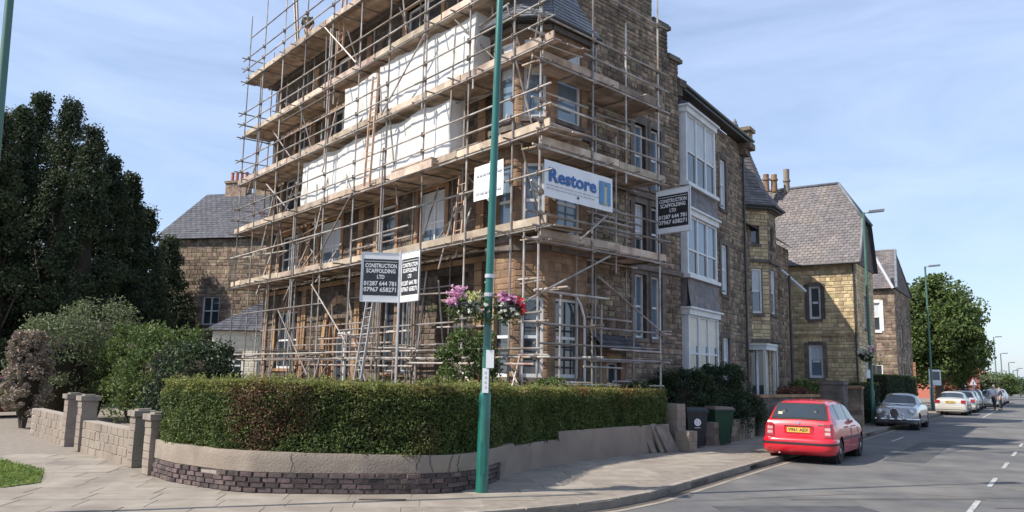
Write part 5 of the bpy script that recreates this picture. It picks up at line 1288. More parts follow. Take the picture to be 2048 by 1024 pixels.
# rear window with rubber surround, following the tailgate slope
def tgate(z0, z1, y0, y1, off, ya=None, yb=None):
    x = lambda z: interp([(.60, .09), (.80, .12), (.97, .17), (1.0, .20), (1.36, .46), (1.42, .54)], z); n = Vector((-.81, 0, .58))
    ya = y0 if ya is None else ya; yb = y1 if yb is None else yb
    return [Vector((h0+x(z0), y0, z0))+n*off, Vector((h0+x(z0), y1, z0))+n*off, Vector((h0+x(z1), yb, z1))+n*off, Vector((h0+x(z1), ya, z1))+n*off]
def slab(name, q4, th_, m, host, smooth=False):
    a, b_, c, d = q4; n = (b_-a).cross(d-a).normalized()
    if n.x > 0: n = -n
    q = MB(); q.mesh([p for p in q4]+[p+n*th_ for p in q4], [(3, 2, 1, 0), (4, 5, 6, 7), (0, 1, 5, 4), (1, 2, 6, 5), (2, 3, 7, 6), (3, 0, 4, 7)]); return q.build(name, m, host)
slab('window_seal', tgate(1.0, 1.375, -.655, .655, .004, -.545, .545), .012, rubber, rc); rw = slab('rear_window', tgate(1.035, 1.345, -.60, .60, .017, -.515, .515), .004, carg, rc)
q = MB(); q.obox((h0+.245, .0, 1.075), (.006, 0, .004), (0, .20, 0), (.008, 0, .012)); q.build('rear_wiper', blackp, rc)
slab('parcel_sticker', tgate(1.10, 1.16, .40, .50, .022), .002, signt, rw)
for s in (-1, 1):
    q = MB(); q.mesh([(h0+.075, s*.56, .62), (h0+.075, s*.74, .62), (h0+.15, s*.793, .62), (h0+.30, s*.802, .64), (h0+.10, s*.58, .915), (h0+.115, s*.70, .925), (h0+.19, s*.765, .92), (h0+.32, s*.778, .88), (h0+.16, s*.58, .75), (h0+.3, s*.7, .75)],
        [(0, 1, 5, 4), (1, 2, 6, 5), (2, 3, 7, 6), (4, 5, 6, 7), (0, 4, 8), (3, 9, 7), (0, 8, 9, 3, 2, 1), (4, 7, 9, 8)]); tl = q.build('tail_light', tail_r, rc)
    q = MB()
    for z in (.70, .80): q.obox((h0+.076+(z-.62)*.11, s*.655, z), (.004, 0, 0), (0, .062, 0), (0, 0, .032))
    q.build('lamp_lens', tail_c, tl, kind='stuff')
q = MB(); q.obox((h0+.105, 0, .765), (.012, 0, 0), (0, .33, 0), (0, 0, .09)); q.build('plate_recess', red, rc)
q = MB(); q.obox((h0+.096, 0, .855), (.012, 0, 0), (0, .32, 0), (0, 0, .010)); q.build('boot_handle', blackp, rc)
plate(rc, h0+.092, .765, True, 'V961 AEX', yplate)
q = MB(); q.lathe((h0+.148, 0, .925), [(0, .036), (.012, .032)], 12, (-1, 0, .2)); q.build('badge', chrome, rc)
q = MB(); q.obox((h0+.126, -.50, .90), (.003, 0, 0), (0, .07, 0), (0, 0, .012)); q.build('model_badge', chrome, rc)
def bump_curve(o):
    pts = []
    for k in range(-16, 17):
        a = k/16; y = a*.835; x = -.075+.17*abs(a)**9+.02*a*a; pts.append((x-o, y*(1+o*.9)))
    return [(.46, -.842-o)]+[(.30, -.842-o)]+pts+[(.30, .842+o)]+[(.46, .842+o)]
def bump_strip(zs, offs, m_, nm):
    q = MB(); n_ = len(bump_curve(0))
    q.mesh([(h0+x, y, z) for z, o in zip(zs, offs) for x, y in bump_curve(o)], [(k+j*n_, k+1+j*n_, k+1+(j+1)*n_, k+(j+1)*n_) for j in range(len(zs)-1) for k in range(n_-1)])
    return q.build(nm, m_, rc, smooth=True, sharp=70)
bump_strip([.27, .30, .40, .50, .555, .575, .58], [-.03, -.005, .0, .0, -.006, -.03, -.10], red, 'bumper')
bump_strip([.437, .44, .485, .488], [-.002, .010, .010, -.002], blackp, 'bumper_strip')
q = MB(); q.tube((h0+.02, .42, .24), (h0-.03, .42, .235), .022, 8); q.build('exhaust', alu, rc)
q = MB()
for s in (-1, 1): a_ = tgate(.60, .985, s*.70, s*.706, .006, s*.668, s*.674); q.poly(a_ if s > 0 else a_)
q.obox((h0+.088, 0, .592), (.004, 0, 0), (0, .70, 0), (0, 0, .005)); q.build('tailgate_gap', blackp, rc, kind='stuff')
for s in (-1, 1):
    q = MB(); q.lathe((h0+.30, s*.36, 1.13), [(0, .10), (.07, .11), (.08, .06)], 10, (1, 0, 0)); q.build('headrest', blackp, rc, smooth=True)
    q = MB(); q.obox((h0-.052, s*.62, .36), (.004, 0, 0), (0, .06, 0), (0, 0, .02)); q.build('reflector', tail_r, rc)
for s in (-1, 1):
    q = MB(); q.obox((h0+2.72, s*.90, .99), (.05, .0, 0), (0, .085, 0), (0, 0, .06)); q.obox((h0+2.74, s*.82, .96), (.03, 0, 0), (0, .05, 0), (0, 0, .02)); q.build('door_mirror', blackp, rc)
    for x in (1.42, 2.28):
        q = MB(); q.obox((h0+x, s*.83, .82), (.08, 0, 0), (0, .014, 0), (0, 0, .018)); q.build('door_handle', red, rc)
    q = MB()
    for x in (1.94, 2.80): q.obox((h0+x, s*.8235, .62), (.005, 0, 0), (0, .004, 0), (0, 0, .20))
    q.build('door_gap', blackp, rc, kind='stuff')
    q = MB(); q.obox((h0+1.95, s*.832, .56), (1.1, 0, 0), (0, .006, 0), (0, 0, .022)); q.build('rubbing_strip', blackp, rc)
q = MB(); q.tube((h0+2.1, 0, 1.45), (h0+1.85, 0, 1.66), .006, 5); q.build('aerial', blackp, rc)

CLASSIC = dict(L=4.55, W=.845, wr=.32, wheels=(1.0, 3.72),
    top=[(0, .55), (.06, .70), (.25, .84), (.8, .97), (1.0, 1.02), (1.35, 1.30), (1.7, 1.42), (2.2, 1.455), (2.6, 1.44), (2.85, 1.36), (3.22, 1.03), (3.4, 1.0), (4.0, .95), (4.3, .88), (4.47, .76), (4.55, .58)],
    bot=[(0, .30), (.2, .22), (4.3, .22), (4.55, .32)], belt=[(0, .5), (.3, .78), (1, .93), (3.2, .93), (4.1, .86), (4.4, .74), (4.55, .5)],
    wid=[(0, .6), (.1, .78), (.4, .93), (1, 1), (3.6, 1), (4.15, .97), (4.35, .88), (4.48, .74), (4.55, .55)], wtop=[(0, .5), (.8, .74), (1.35, .62), (1.8, .64), (2.8, .64), (3.2, .76), (4.2, .72), (4.55, .4)],
    glass=[('windscreen', 2.78, 3.2, 15, 19), ('rear_window', 1.02, 1.34, 16, 19), ('side_window', 1.35, 2.95, 13, 15)], pill=[1.75, 2.35])
fr = ground(1745, 859, -.12); fr2 = ground(1838, 862, -.12)
JC = kpt(15.5+2.3, .28+.85)
gj = ground(1790, 860, -.12)
JC = V2(gj.x, gj.y)+fw3*2.3
jg = car('classic_saloon', 'silver grey classic saloon with round headlights and oval grille, parked facing the red hatchback', JC, UDr+math.pi, CLASSIC, greyp)
jf = 4.55/2
q = MB(); q.lathe((jf-.13, 0, .63), [(0, .2), (.10, .19), (.13, .17)], 20, (1, 0, .12)); o = q.build('grille', blackp, jg)
for v in o.data.vertices: v.co.y *= .78; v.co.z = .63+(v.co.z-.63)*1.12
q = MB()
for k in range(-3, 4): q.obox((jf+.012, k*.036, .63), (.012, 0, 0), (0, .006, 0), (0, 0, .19-abs(k)*.016))
q.build('grille_bars', chrome, jg, kind='stuff')
q = MB()
for k in range(20):
    a0, a1 = 6.283*k/20, 6.283*(k+1)/20; q.tube((jf+.0, .158*math.cos(a0), .63+.215*math.sin(a0)), (jf+.0, .158*math.cos(a1), .63+.215*math.sin(a1)), .014, 5)
q.build('grille_surround', chrome, jg)
lens = glass_mat('headlamp_glass', (.42, .43, .45), rough=.1)
for s in (-1, 1):
    q = MB(); q.lathe((jf-.25, s*.585, .71), [(0, .12), (.12, .118), (.14, .10)], 16, (1, 0, 0)); hl = q.build('headlight_shell', greyp, jg, smooth=True, sharp=40)
    q = MB(); q.lathe((jf-.115, s*.585, .71), [(0, .098), (.02, .09), (.04, .06), (.048, .01)], 16, (1, 0, 0)); q.build('lens', lens, hl, smooth=True)
    q = MB(); q.lathe((jf-.13, s*.585, .71), [(0, .114), (.03, .112), (.032, .098)], 18, (1, 0, 0)); q.build('rim_ring', chrome, hl)
    q = MB(); q.lathe((jf-.10, s*.30, .60), [(0, .075), (.07, .073), (.09, .055), (.1, .01)], 14, (1, 0, 0)); q.build('spot_lamp', lens, jg, smooth=True, sharp=50)
    q = MB(); q.lathe((jf-.16, s*.60, .50), [(0, .045), (.07, .04), (.08, .01)], 12, (1, 0, 0)); q.build('side_lamp', lens, jg, smooth=True)
    q = MB(); q.tube((jf+.055, s*.34, .36), (jf+.055, s*.34, .56), .032, 8, .02); q.build('overrider', chrome, jg, smooth=True)
    q = MB(); q.obox((jf-1.62, s*.80, 1.04), (.03, 0, 0), (0, .05, 0), (0, 0, .04)); q.build('door_mirror', chrome, jg)
bp2 = [(-.42, .86), (-.12, .83), (.0, .66), (.035, .3), (.04, 0), (.035, -.3), (.0, -.66), (-.12, -.83), (-.42, -.86)]
for z, r_ in ((.43, .045),):
    q = MB()
    for (a, b_), (c, d_) in zip(bp2[:-1], bp2[1:]): q.tube((jf+a, b_, z), (jf+c, d_, z), r_, 8)
    q.build('bumper', chrome, jg, smooth=True)
plate(jg, jf+.06, .34, False, 'KVY 362', signk, .2)
q = MB(); q.tube((jf-.3, 0, .92), (jf-.06, 0, .845), .014, 6, .02); q.build('bonnet_mascot', chrome, jg, smooth=True)
q = MB(); q.obox((jf-1.24, 0, .995), (.0, 0, 0), (0, .55, 0), (0, 0, .012)) if False else q.tube((jf-1.27, -.6, 1.03), (jf-1.27, .6, 1.03), .012, 5); q.build('screen_trim', chrome, jg)

SALOON = dict(L=4.5, W=.86, wr=.30, wheels=(.95, 3.6),
    top=[(0, .62), (.04, .90), (.15, 1.0), (.65, 1.04), (1.2, 1.34), (1.5, 1.41), (2.2, 1.43), (2.7, 1.36), (3.3, 1.02), (4.2, .80), (4.45, .65), (4.5, .5)],
    bot=[(0, .28), (.1, .2), (4.4, .2), (4.5, .28)], belt=[(0, .6), (.1, .88), (3.3, .9), (4.3, .7), (4.5, .48)], wid=[(0, .9), (.08, .96), (.4, 1), (4, .98), (4.4, .88), (4.5, .75)],
    wtop=[(0, .84), (.65, .80), (1.25, .66), (2.6, .66), (3.3, .8), (4.5, .6)], glass=[('windscreen', 2.72, 3.25, 16, 19), ('rear_window', .72, 1.18, 15, 19), ('side_window', 1.1, 2.9, 13, 15)], pill=[1.9])
ESTATE = dict(HATCH); ESTATE = {**HATCH, 'glass': HATCH['glass']+[('rear_window', .2, .46, 14, 19)]}
def rear_bits(t, L, Wd, z=.75):
    h = -L/2
    for s in (-1, 1): q = MB(); q.obox((h+.04, s*(Wd-.17), z), (.05, 0, 0), (0, .13, 0), (0, 0, .09)); q.build('tail_light', tail_r, t)
    plate(t, h-.01, z-.02, True, 'R431 KPY', yplate)
    q = MB(); q.obox((h+.0, 0, .45), (.04, 0, 0), (0, Wd*.93, 0), (0, 0, .075)); q.build('bumper', signw if False else beige, t)
g = ground(1902, 831, -.12); c = V2(g.x, g.y)+fw3*2.25
t = car('pale_saloon', 'pale champagne saloon parked beyond the classic car, seen from behind', c, UDr, SALOON, beige); rear_bits(t, 4.5, .86, .82)
c2_ = c+fw3*5.6+NU*.15; t = car('silver_hatchback', 'silver hatchback parked directly in front of the pale champagne saloon', c2_, UDr, ESTATE, silver); rear_bits(t, 3.96, .825, .8)
c3_ = c+fw3*11.0; t = car('maroon_car', 'dark maroon car in the parked row beside the man in the white shirt', c3_, UDr, SALOON, dkred, detail=False)
c4_ = c+fw3*16.3; t = car('navy_car', 'dark navy car further along the parked row behind the two people', c4_, UDr, ESTATE, navy, detail=False)
c5_ = c+fw3*23+NU*.9; t = car('grey_car', 'pale grey green car facing this way beyond the two people', c5_, UDr+math.pi, SALOON, greyb, detail=False)
c6_ = c+fw3*31+NU*.8; t = car('black_car', 'black car at the right edge beyond the pale grey green one', c6_, UDr+math.pi, SALOON, black_p, detail=False)
c7_ = c+fw3*39+NU*.8; t = car('silver_car', 'furthest silver car at the right edge of the parked row', c7_, UDr+math.pi, SALOON, silver, detail=False)

# ================================================================== BINS
def bin_(loc, ang, m, lidm, lab, badge=False):
    t = thing('wheelie_bin', lab, 'wheelie bin', (0, 0, 0), 'wheelie bins behind the garden wall end', local=True)
    q = MB(); w0, w1, h = .22, .29, .96
    vs = [(x*a, y*b, z) for z, a, b in ((.04, w0, .25), (h, w1, .35)) for x, y in ((-1, -1), (1, -1), (1, 1), (-1, 1))]
    q.mesh(vs, [(3, 2, 1, 0), (4, 5, 6, 7), (0, 1, 5, 4), (1, 2, 6, 5), (2, 3, 7, 6), (3, 0, 4, 7)]); q.build('bin_body', m, t)
    q = MB(); q.box(-.31, .31, -.37, .37, h-.05, h); q.build('rim', m, t)
    q = MB(); vs = [(x*.31, y*.38, h+.005) for x, y in ((-1, -1), (1, -1), (1, 1), (-1, 1))]+[(x*.26, y*.30, h+.075) for x, y in ((-1, -1), (1, -1), (1, 1), (-1, 1))]; q.mesh(vs, [(3, 2, 1, 0), (4, 5, 6, 7), (0, 1, 5, 4), (1, 2, 6, 5), (2, 3, 7, 6), (3, 0, 4, 7)]); q.build('lid', lidm, t)
    q = MB(); q.tube((-.24, .42, h-.03), (.24, .42, h-.03), .018, 7); q.build('handle', m, t, smooth=True)
    for s in (-1, 1): q = MB(); q.lathe((s*.24, .27, .10), [(-.025, .1), (.025, .1)], 14, (1, 0, 0)); q.build('wheel', rubber, t)
    if badge:
        q = MB(); q.lathe((0, -.335, .66), [(0, .095), (.006, .095)], 18, (0, -1, .1)); bd = q.build('round_badge', signw, t)
        q = MB()
        for a in (0, 2.1, 4.2): q.obox((.045*math.cos(a), -.345, .66+.045*math.sin(a)), Vector((-math.sin(a), 0, math.cos(a)))*.035, (0, .001, 0), Vector((math.cos(a), 0, math.sin(a)))*.009)
        q.build('badge_marks', signg, bd, kind='stuff'); q = MB(); q.obox((0, -.32, .52), (.08, 0, 0), (0, .004, 0), (0, 0, .012)); q.build('number_strip', signg, t)
    t.location = loc; t.rotation_euler = (0, 0, ang); return t
bk = mat('black_bin_plastic', (.014, .024, .026), (.022, .036, .038), .55, 3); bg_ = mat('green_bin_plastic', (.015, .06, .035), (.025, .08, .045), .55, 3); blid = mat('brown_bin_lid', (.16, .105, .085), (.2, .14, .11), .6, 3)
g = ground(1391, 896); bin_((g.x, g.y+.3, 0), R(10), bk, bk, 'black wheelie bin with a round white emblem on its front', True)
g = ground(1440, 889); bin_((g.x, g.y+.1, 0), R(14), bg_, blid, 'dark green wheelie bin with brown lid beside the black bin')

# ================================================================== FRONT GARDEN WALLS ALONG THE ROAD
def block_wall(nm, lab, P, Q, h, m, mo, cap=None, indiv=60):
    d = (Q-P).normalized(); n = Vector((d.y, -d.x, 0)); t = thing(nm, lab, 'wall', (P.x, P.y, 0)); L = (Q-P).length
    wall(t, 'garden_wall', P, d, n, 0, L, -.02, h, (), .16, (.25, .5), mt=m, mm=mo, thick=.25, proud=.02, indiv=indiv)
    if cap:
        s = 0
        while s < L-.05:
            e = min(L, s+.7); q = MB(); q.wbox(P, d, n, s+.004, e-.004, -.3, .05, h, h+.09); q.build('coping', cap, t); s = e
    return t
g = ground(1462, 884); g2 = ground(1600, 872)
block_wall('front_wall', 'low dark stone garden wall running on from the wheelie bins past the red car', V2(5.6, 22.2), kpt(8.4, -2.4), .62, stone, mortar)
gp1 = ground(1680, 865); gp2 = ground(1722, 853)
block_wall('front_wall', 'garden wall with pale coping between the red car and the big dark pier', kpt(8.9, -2.4), V2(gp1.x-.55, gp1.y+.35), 1.22, darkst, mortar, cream if False else sandst)
t = thing('gate_pier', 'broad dark stone gate pier just behind the roof of the red car', 'pier', (gp1.x, gp1.y, 0)); pier(t, V2(gp1.x, gp1.y+.4), .80, 1.68, UD, NU, darkst, mortar, darkst, 8)
t = thing('gate_pier', 'slimmer gate pier with pale cap right of the broad dark pier', 'pier', (gp2.x, gp2.y, 0)); pier(t, V2(gp2.x, gp2.y+.4), .52, 1.5, UD, NU, stone, mortar, sandst, 7)
def box_hedge(lab, P, Q, h, th_, m, mt_, n, seed, z0=0.05):
    d = (Q-P).normalized(); nn = Vector((d.y, -d.x, 0)); L = (Q-P).length; t = thing('clipped_hedge', lab, 'hedge', (P.x, P.y, 0)); rs = random.Random(seed)
    c = MB(); c.wbox(P, d, nn, .05, L-.05, -th_+.08, -.08, z0, h-.08); c.build('dark_core', core_m, t); a = []; b_ = []  # dark box added behind the leaves, as in the long hedge
    for k in range(n):
        s = rs.random()*L; z = z0+(h-z0)*rs.random(); p = P+d*s+nn*(.04*noise.noise(Vector((s, z, 1)))*2-rs.random()*.1); p.z = z; a.append(p)
    for k in range(n//2):
        s = rs.random()*L; p = P+d*s-nn*(rs.random()*th_); p.z = h+.05*noise.noise(Vector((s*1.5, 0, 2)))-rs.random()*.06; b_.append(p)
        if k % 2: e = P+d*(0 if rs.random() < .6 else L)-nn*(rs.random()*th_); e.z = z0+(h-z0)*rs.random(); a.append(e)
    leaves(a, .09, m, 'foliage', t, 'stuff'); leaves(b_, .09, mt_, 'top_growth', t, 'stuff'); return t
hp = V2(gp2.x, gp2.y)+UD*1.0
box_hedge('clipped garden hedge with yellowish top behind the nearest street lamp', hp-NU*.2, hp+UD*5.2-NU*.2, 1.75, 1.0, darkleaf, hedge_t, 5000, 4)
box_hedge('taller dark hedge behind the classic saloon below the big tree', hp+UD*6.4-NU*.0, hp+UD*17-NU*.0, 2.15, 1.6, darkleaf, decid, 8000, 5)
c = atY(1632, 770, 33.0); shrub('garden_shrub', 'bright green shrub under the ground floor window of the yellow house', 'shrub', V2(c.x, 33.6), 1.3, .7, 1.9, decid, 5000, .1, 31)
c = atY(1590, 770, 32.0); shrub('garden_shrub', 'low reddish garden shrub left of the bright green one', 'shrub', V2(c.x, 32.2), .9, .6, 1.6, mat('copper_leaf', (.16, .06, .04), (.22, .10, .06), .6, 2, island=.4, transl=.2), 3000, .09, 32)
c = atY(1768, 772, 41); q = MB(); q.obox((c.x, c.y, .9), (.06, 0, 0), (0, .06, 0), (0, 0, .95)); q.obox((c.x, c.y, 1.9), (.09, 0, 0), (0, .09, 0), (0, 0, .04)); tag(q.build('gate_post', white), 'white gate post in the hedge above the classic saloon', 'post')

# ================================================================== TREES
def tree(lab, c, h, crown_z, rx, ry, m, n=30000, leaf=.22, seed=1, shape='round', trunk=.25, name='tree', group=None, cl=.85):
    t = thing(name, lab, 'tree', (c.x, c.y, 0), group); rg = random.Random(seed); cs = []
    nb = 330 if shape == 'cone' else 210
    for i in range(nb):
        if shape == 'cone':
            v = rg.random()**1.1; r_ = (1-v)**.85*(.5+.55*rg.random()**.6); a = rg.random()*6.283
            wob = 1+.25*math.sin(a*3+seed)+.15*math.sin(v*17+seed)
            cs.append((c.x+rx*r_*math.cos(a)*wob, c.y+ry*r_*math.sin(a), crown_z+(h-crown_z)*v))
        else:
            while True:
                x, y, z = [rg.uniform(-1, 1) for _ in range(3)]; d = math.sqrt(x*x+y*y+z*z)
                if .35 < d < 1: break
            f = 1+.14*noise.noise(Vector((x*2, y*2, z*2+seed)))*2
            cs.append((c.x+rx*x*f, c.y+ry*y*f, (h+crown_z)/2+(h-crown_z)/2*z*f))
    leaves(clumps(cs, cl, n//nb, seed, .7), leaf, m, 'crown', t, 'stuff')
    tr = MB(); top_ = h*.8 if shape == 'cone' else (h+crown_z)/2; tr.tube((c.x, c.y, -.1), (c.x+.1, c.y, top_), trunk, 9, trunk*.35)
    for i in range(9):
        p = cs[i*7]; z0 = crown_z*.7+(top_-crown_z*.7)*rg.random()*.7; tr.tube((c.x, c.y, z0), p, trunk*.35, 6, .03)
    tr.build('trunk', bark, t, smooth=True)
    k = MB()
    if shape == 'cone': k.lathe((c.x, c.y, crown_z), [(0, rx*.4), ((h-crown_z)*.3, rx*.36), ((h-crown_z)*.7, rx*.08)], 9)
    else: k.lathe((c.x, c.y, crown_z+(h-crown_z)*.12), [(0, rx*.25), ((h-crown_z)*.25, rx*.6), ((h-crown_z)*.5, rx*.62), ((h-crown_z)*.7, rx*.25)], 10)
    k.build('inner_core', core_m, t, smooth=True); return t
c = atY(1868, 700, 70.0); ztop = atY(1850, 556, 70).z; x0, x1 = atY(1782, 650, 70).x, atY(1962, 680, 70).x
tree('big round leafy tree beyond the gabled houses', V2((x0+x1)/2, 70), ztop, 1.8, (x1-x0)/2*.98, 4.0, decid, 42000, .30, 12, trunk=.4, cl=1.15)
c = atY(1925, 700, 74); tree('smaller leafy tree filling the right shoulder of the big round tree', V2(c.x+.3, 75), atY(1925, 655, 75).z+.6, 1.6, 2.3, 2.2, decid, 9000, .28, 18, trunk=.25, cl=.8)
CON = [(6, 232, 36, 2.6), (48, 222, 40, 2.4), (86, 196, 42, 2.3), (146, 202, 40, 2.4), (188, 262, 38, 2.1), (226, 318, 41, 2.3), (262, 352, 43, 2.2), (296, 420, 45, 2.3), (342, 480, 50, 2.6), (-50, 210, 36, 3.0)]
lbs = ['dark conifer against the left edge of the picture', 'dark conifer second from the left edge', 'tallest dark conifer with a thin pointed tip', 'dark conifer with a twin pointed tip right of the tallest one', 'dark conifer on the falling shoulder of the row, below the tips', 'lower dark conifer sixth from the left in the row', 'dark conifer left of the far hipped roof', 'short dark conifer in front of the far hipped roof', 'lowest dark conifer under the far house wall', 'dark conifer just outside the left edge, branches reaching in']
for i, ((px, py, Y, rx), lb) in enumerate(zip(CON, lbs)):
    p = atY(px, py, Y); tree(lb, V2(p.x, Y), p.z, .6, rx, rx*.9, conif, 29000, .15, 40+i, 'cone', .22, 'conifer', 'dark conifers on the left', .50)
for i, (px, Y, r_, h, m_, lb) in enumerate(((110, 27, 1.7, 3.6, paleleaf, 'pale rounded shrub behind the left garden wall'), (190, 29, 2.0, 4.4, paleleaf, 'larger pale shrub in front of the dark conifers'), (262, 27, 1.3, 3.4, decid, 'yellow green bush beside the left gate piers'), (330, 24, 1.6, 3.2, decid, 'green bush between the gate and the corner hedge'), (390, 22, 1.4, 2.6, darkleaf, 'dark bush behind the far end of the corner hedge'), (50, 24, .75, 3.0, mat('blossom_leaf', (.20, .17, .12), (.34, .27, .22), .7, 2, island=.4, transl=.2), 'pinkish blossoming shrub at the left edge by the red parked car'))):
    p = atY(px, 800, Y); shrub('rounded_shrub', lb, 'shrub', V2(p.x, Y), r_, r_*.8, h, m_, 7000, .10, 60+i)
# the pale walls and piers beyond the footway
a = ground(60, 868); b_ = ground(132, 893); cpt = ground(160, 903); d4 = ground(268, 935)
block_wall('boundary_wall', 'pale rendered boundary wall at the far left beyond the footway', V2(a.x, a.y), V2(b_.x, b_.y), .68, cream if False else render_m, bmort, indiv=40)
block_wall('boundary_wall', 'pale boundary wall between two pairs of left gate piers', V2(cpt.x, cpt.y), V2(d4.x, d4.y), .66, render_m, bmort, indiv=60)
for px, py, lb in ((132, 893, 'pale gate pier, left one of the far pair'), (160, 903, 'pale gate pier, right one of the far pair'), (268, 935, 'pale gate pier left of the dark green gate'), (300, 950, 'pale gate pier where the dark brick wall begins')):
    g = ground(px, py); t = thing('gate_pier', lb, 'pier', (g.x, g.y, 0), None); dd_ = (V2(d4.x, d4.y)-V2(cpt.x, cpt.y)).normalized(); pier(t, V2(g.x, g.y+.15), .32, 1.08 if px < 200 else .92, dd_, Vector((dd_.y, -dd_.x, 0)), render_m, bmort, kerb_m, 7)
ga, gb = ground(271, 934), ground(297, 946); t = thing('garden_gate', 'dark green boarded garden gate between two pale piers', 'gate', (ga.x, ga.y, 0)); A__, B__ = V2(ga.x+.12, ga.y+.15), V2(gb.x-.12, gb.y+.15); dg = (B__-A__).normalized(); lg = (B__-A__).length; ng_ = Vector((dg.y, -dg.x, 0))
for k in range(7): q = MB(); q.wbox(A__, dg, ng_, lg*k/7+.004, lg*(k+1)/7-.004, -.02, .0, .06, .8); q.build('board', bg_, t)
for z in (.2, .6): q = MB(); q.wbox(A__, dg, ng_, 0, lg, -.05, -.021, z, z+.09); q.build('rail', bg_, t)
# red car seen at the left edge
g = ground(18, 836, 0); car('maroon_estate', 'dark red car parked at the far left edge under the conifers', (g.x-.6, g.y+1.2), R(60), ESTATE, dkred, detail=False).location.z = 0

# far left house with chimneys, and the lodge seen through the scaffold
def simple_house(name, lab, P, d, w, dep, ez_, rz_, mt, mm, ops=(), roof=slate_d, chim=(), hip=1.5, ind=0):
    n = Vector((d.y, -d.x, 0)); t = thing(name, lab, 'house', (P.x, P.y, 0))
    wall(t, 'front_wall', P, d, n, 0, w, 0, ez_, ops, .22, (.3, .6), mt=mt, mm=mm)
    for o_ in ops: window(t, P, d, n, *o_[:4], mull=1, rec=.1, fw_=.08)
    wall(t, 'side_wall', P, -n, -d, .41, dep, 0, ez_, (), .25, (.3, .7), mt=mt, mm=mm); wall(t, 'side_wall', P+d*w, -n, d, .41, dep, 0, ez_, (), .25, (.3, .7), mt=mt, mm=mm)
    q = MB(); q.wbox(P, d, n, .42, w-.42, -dep+.05, -.42, 0, ez_-.02); q.build('inner_mass', darkst, t)
    a, b_ = P-d*.3+n*.3, P+d*(w+.3)+n*.3; c, e = P+d*hip-n*(dep/2), P+d*(w-hip)-n*(dep/2); f, g_ = P-d*.3-n*(dep+.3), P+d*(w+.3)-n*(dep+.3)
    slates(t, up(a, ez_), up(b_, ez_), up(e, rz_), up(c, rz_), roof, w=.4, h=.28); slates(t, up(f, ez_), up(g_, ez_), up(e, rz_), up(c, rz_), roof, w=.6, h=.45)
    slates(t, up(f, ez_), up(a, ez_), up(c, rz_), up(c, rz_)+d*.01, roof, w=.6, h=.4); slates(t, up(b_, ez_), up(g_, ez_), up(e, rz_), up(e, rz_)-d*.01, roof, w=.6, h=.4)
    for cs_, co, hh in chim:
        q = MB(); q.wbox(P, d, n, cs_, cs_+1.6, -co-.5, -co+.3, ez_, rz_+hh); q.wbox(P, d, n, cs_-.08, cs_+1.68, -co-.58, -co+.38, rz_+hh, rz_+hh+.15); st_ = q.build('chimney_stack', mt, t)
        for k in range(4): q = MB(); pc = P+d*(cs_+.25+k*.37)-n*(co+.1); q.lathe(up(pc, rz_+hh+.15), [(0, .12), (.6, .1), (.62, .13), (.7, .12)], 9); q.build('chimney_pot', redbr, st_)
    return t
pl_ = atY(318, 480, 52); pr_ = atY(500, 482, 50); ze = pl_.z; zr = atY(400, 378, 54).z
simple_house('villa', 'far villa with hipped dark roof and two tall chimneys beyond the conifers', V2(pl_.x, 52), (V2(pr_.x+2, 50)-V2(pl_.x, 52)).normalized(), pr_.x+2-pl_.x, 8, ze, zr, stone, mortar, [(1.2, 2.4, 4.6, 6.4), (3.6, 4.8, 4.6, 6.4), (1.2, 2.4, 1.2, 3.2), (3.6, 4.8, 1.2, 3.2)], chim=((2.2, 4, .7), (4.6, 4, .7)), hip=.6)
pl_ = atY(425, 672, 38); pe = atY(590, 640, 38)
lo = simple_house('lodge', 'low pale rendered lodge with dark roof seen through the left end of the scaffold', V2(pl_.x, 38), V2(1, 0), pe.x-pl_.x+1, 6, atY(500, 662, 38).z, atY(500, 590, 41).z, cream, cream, [(.6, 1.5, 1.3, 2.7), (2.2, 3.6, 1.3, 2.7), (4.1, 5.0, 1.3, 2.7)], hip=2.0)

# ================================================================== FAR END OF THE ROAD
def fbox(name, lab, px0, px1, ytop, Y, dep, m, roof=None, rise=0, wins=0):
    a, b_ = atY(px0, ytop, Y), atY(px1, ytop, Y); P = V2(a.x, Y); d = V2(1, -.0).normalized(); t = thing(name, lab, 'building', (a.x, Y, 0)); w = b_.x-a.x; n = V2(0, -1); z = a.z
    ops = [(w*(k+.25)/wins, w*(k+.75)/wins, z*.45, z*.75) for k in range(wins)]+[(w*(k+.25)/wins, w*(k+.75)/wins, z*.08, z*.34) for k in range(wins)] if wins else []
    wall(t, 'front_wall', P, d, n, 0, w, 0, z, ops, .3, (.5, 1), mt=m, mm=redbr)
    for o_ in ops: window(t, P, d, n, *o_, rec=.1, fw_=.12)
    q = MB(); q.wbox(P, d, n, .02, w-.02, -dep, -.41, 0, z); q.build('body', m, t)
    if rise: slates(t, up(P+n*.3-d*.2, z), up(P+n*.3+d*(w+.2), z), up(P-n*(dep/2)+d*(w-.3), z+rise), up(P-n*(dep/2)+d*.3, z+rise), roof, w=.5, h=.4)
    return t
redtile = mat('red_tile', (.38, .13, .08), (.46, .18, .11), .8, 2, island=.25)
fbox('red_shop', 'red brick building with white trimmed windows under the big tree', 1876, 1958, 742, 92, 9, redbr, redtile, 1.4, 4)
fbox('orange_house', 'small orange brick gable just left of the big tree trunk', 1794, 1831, 724, 62, 6, mat('orange_brick', (.48, .22, .10), (.56, .28, .14), .85, 5, island=.15), redtile, 0, 0)
fbox('far_terrace', 'distant terrace with red roof past the red brick building', 1958, 1986, 752, 125, 10, redbr, redtile, 1.8, 2)
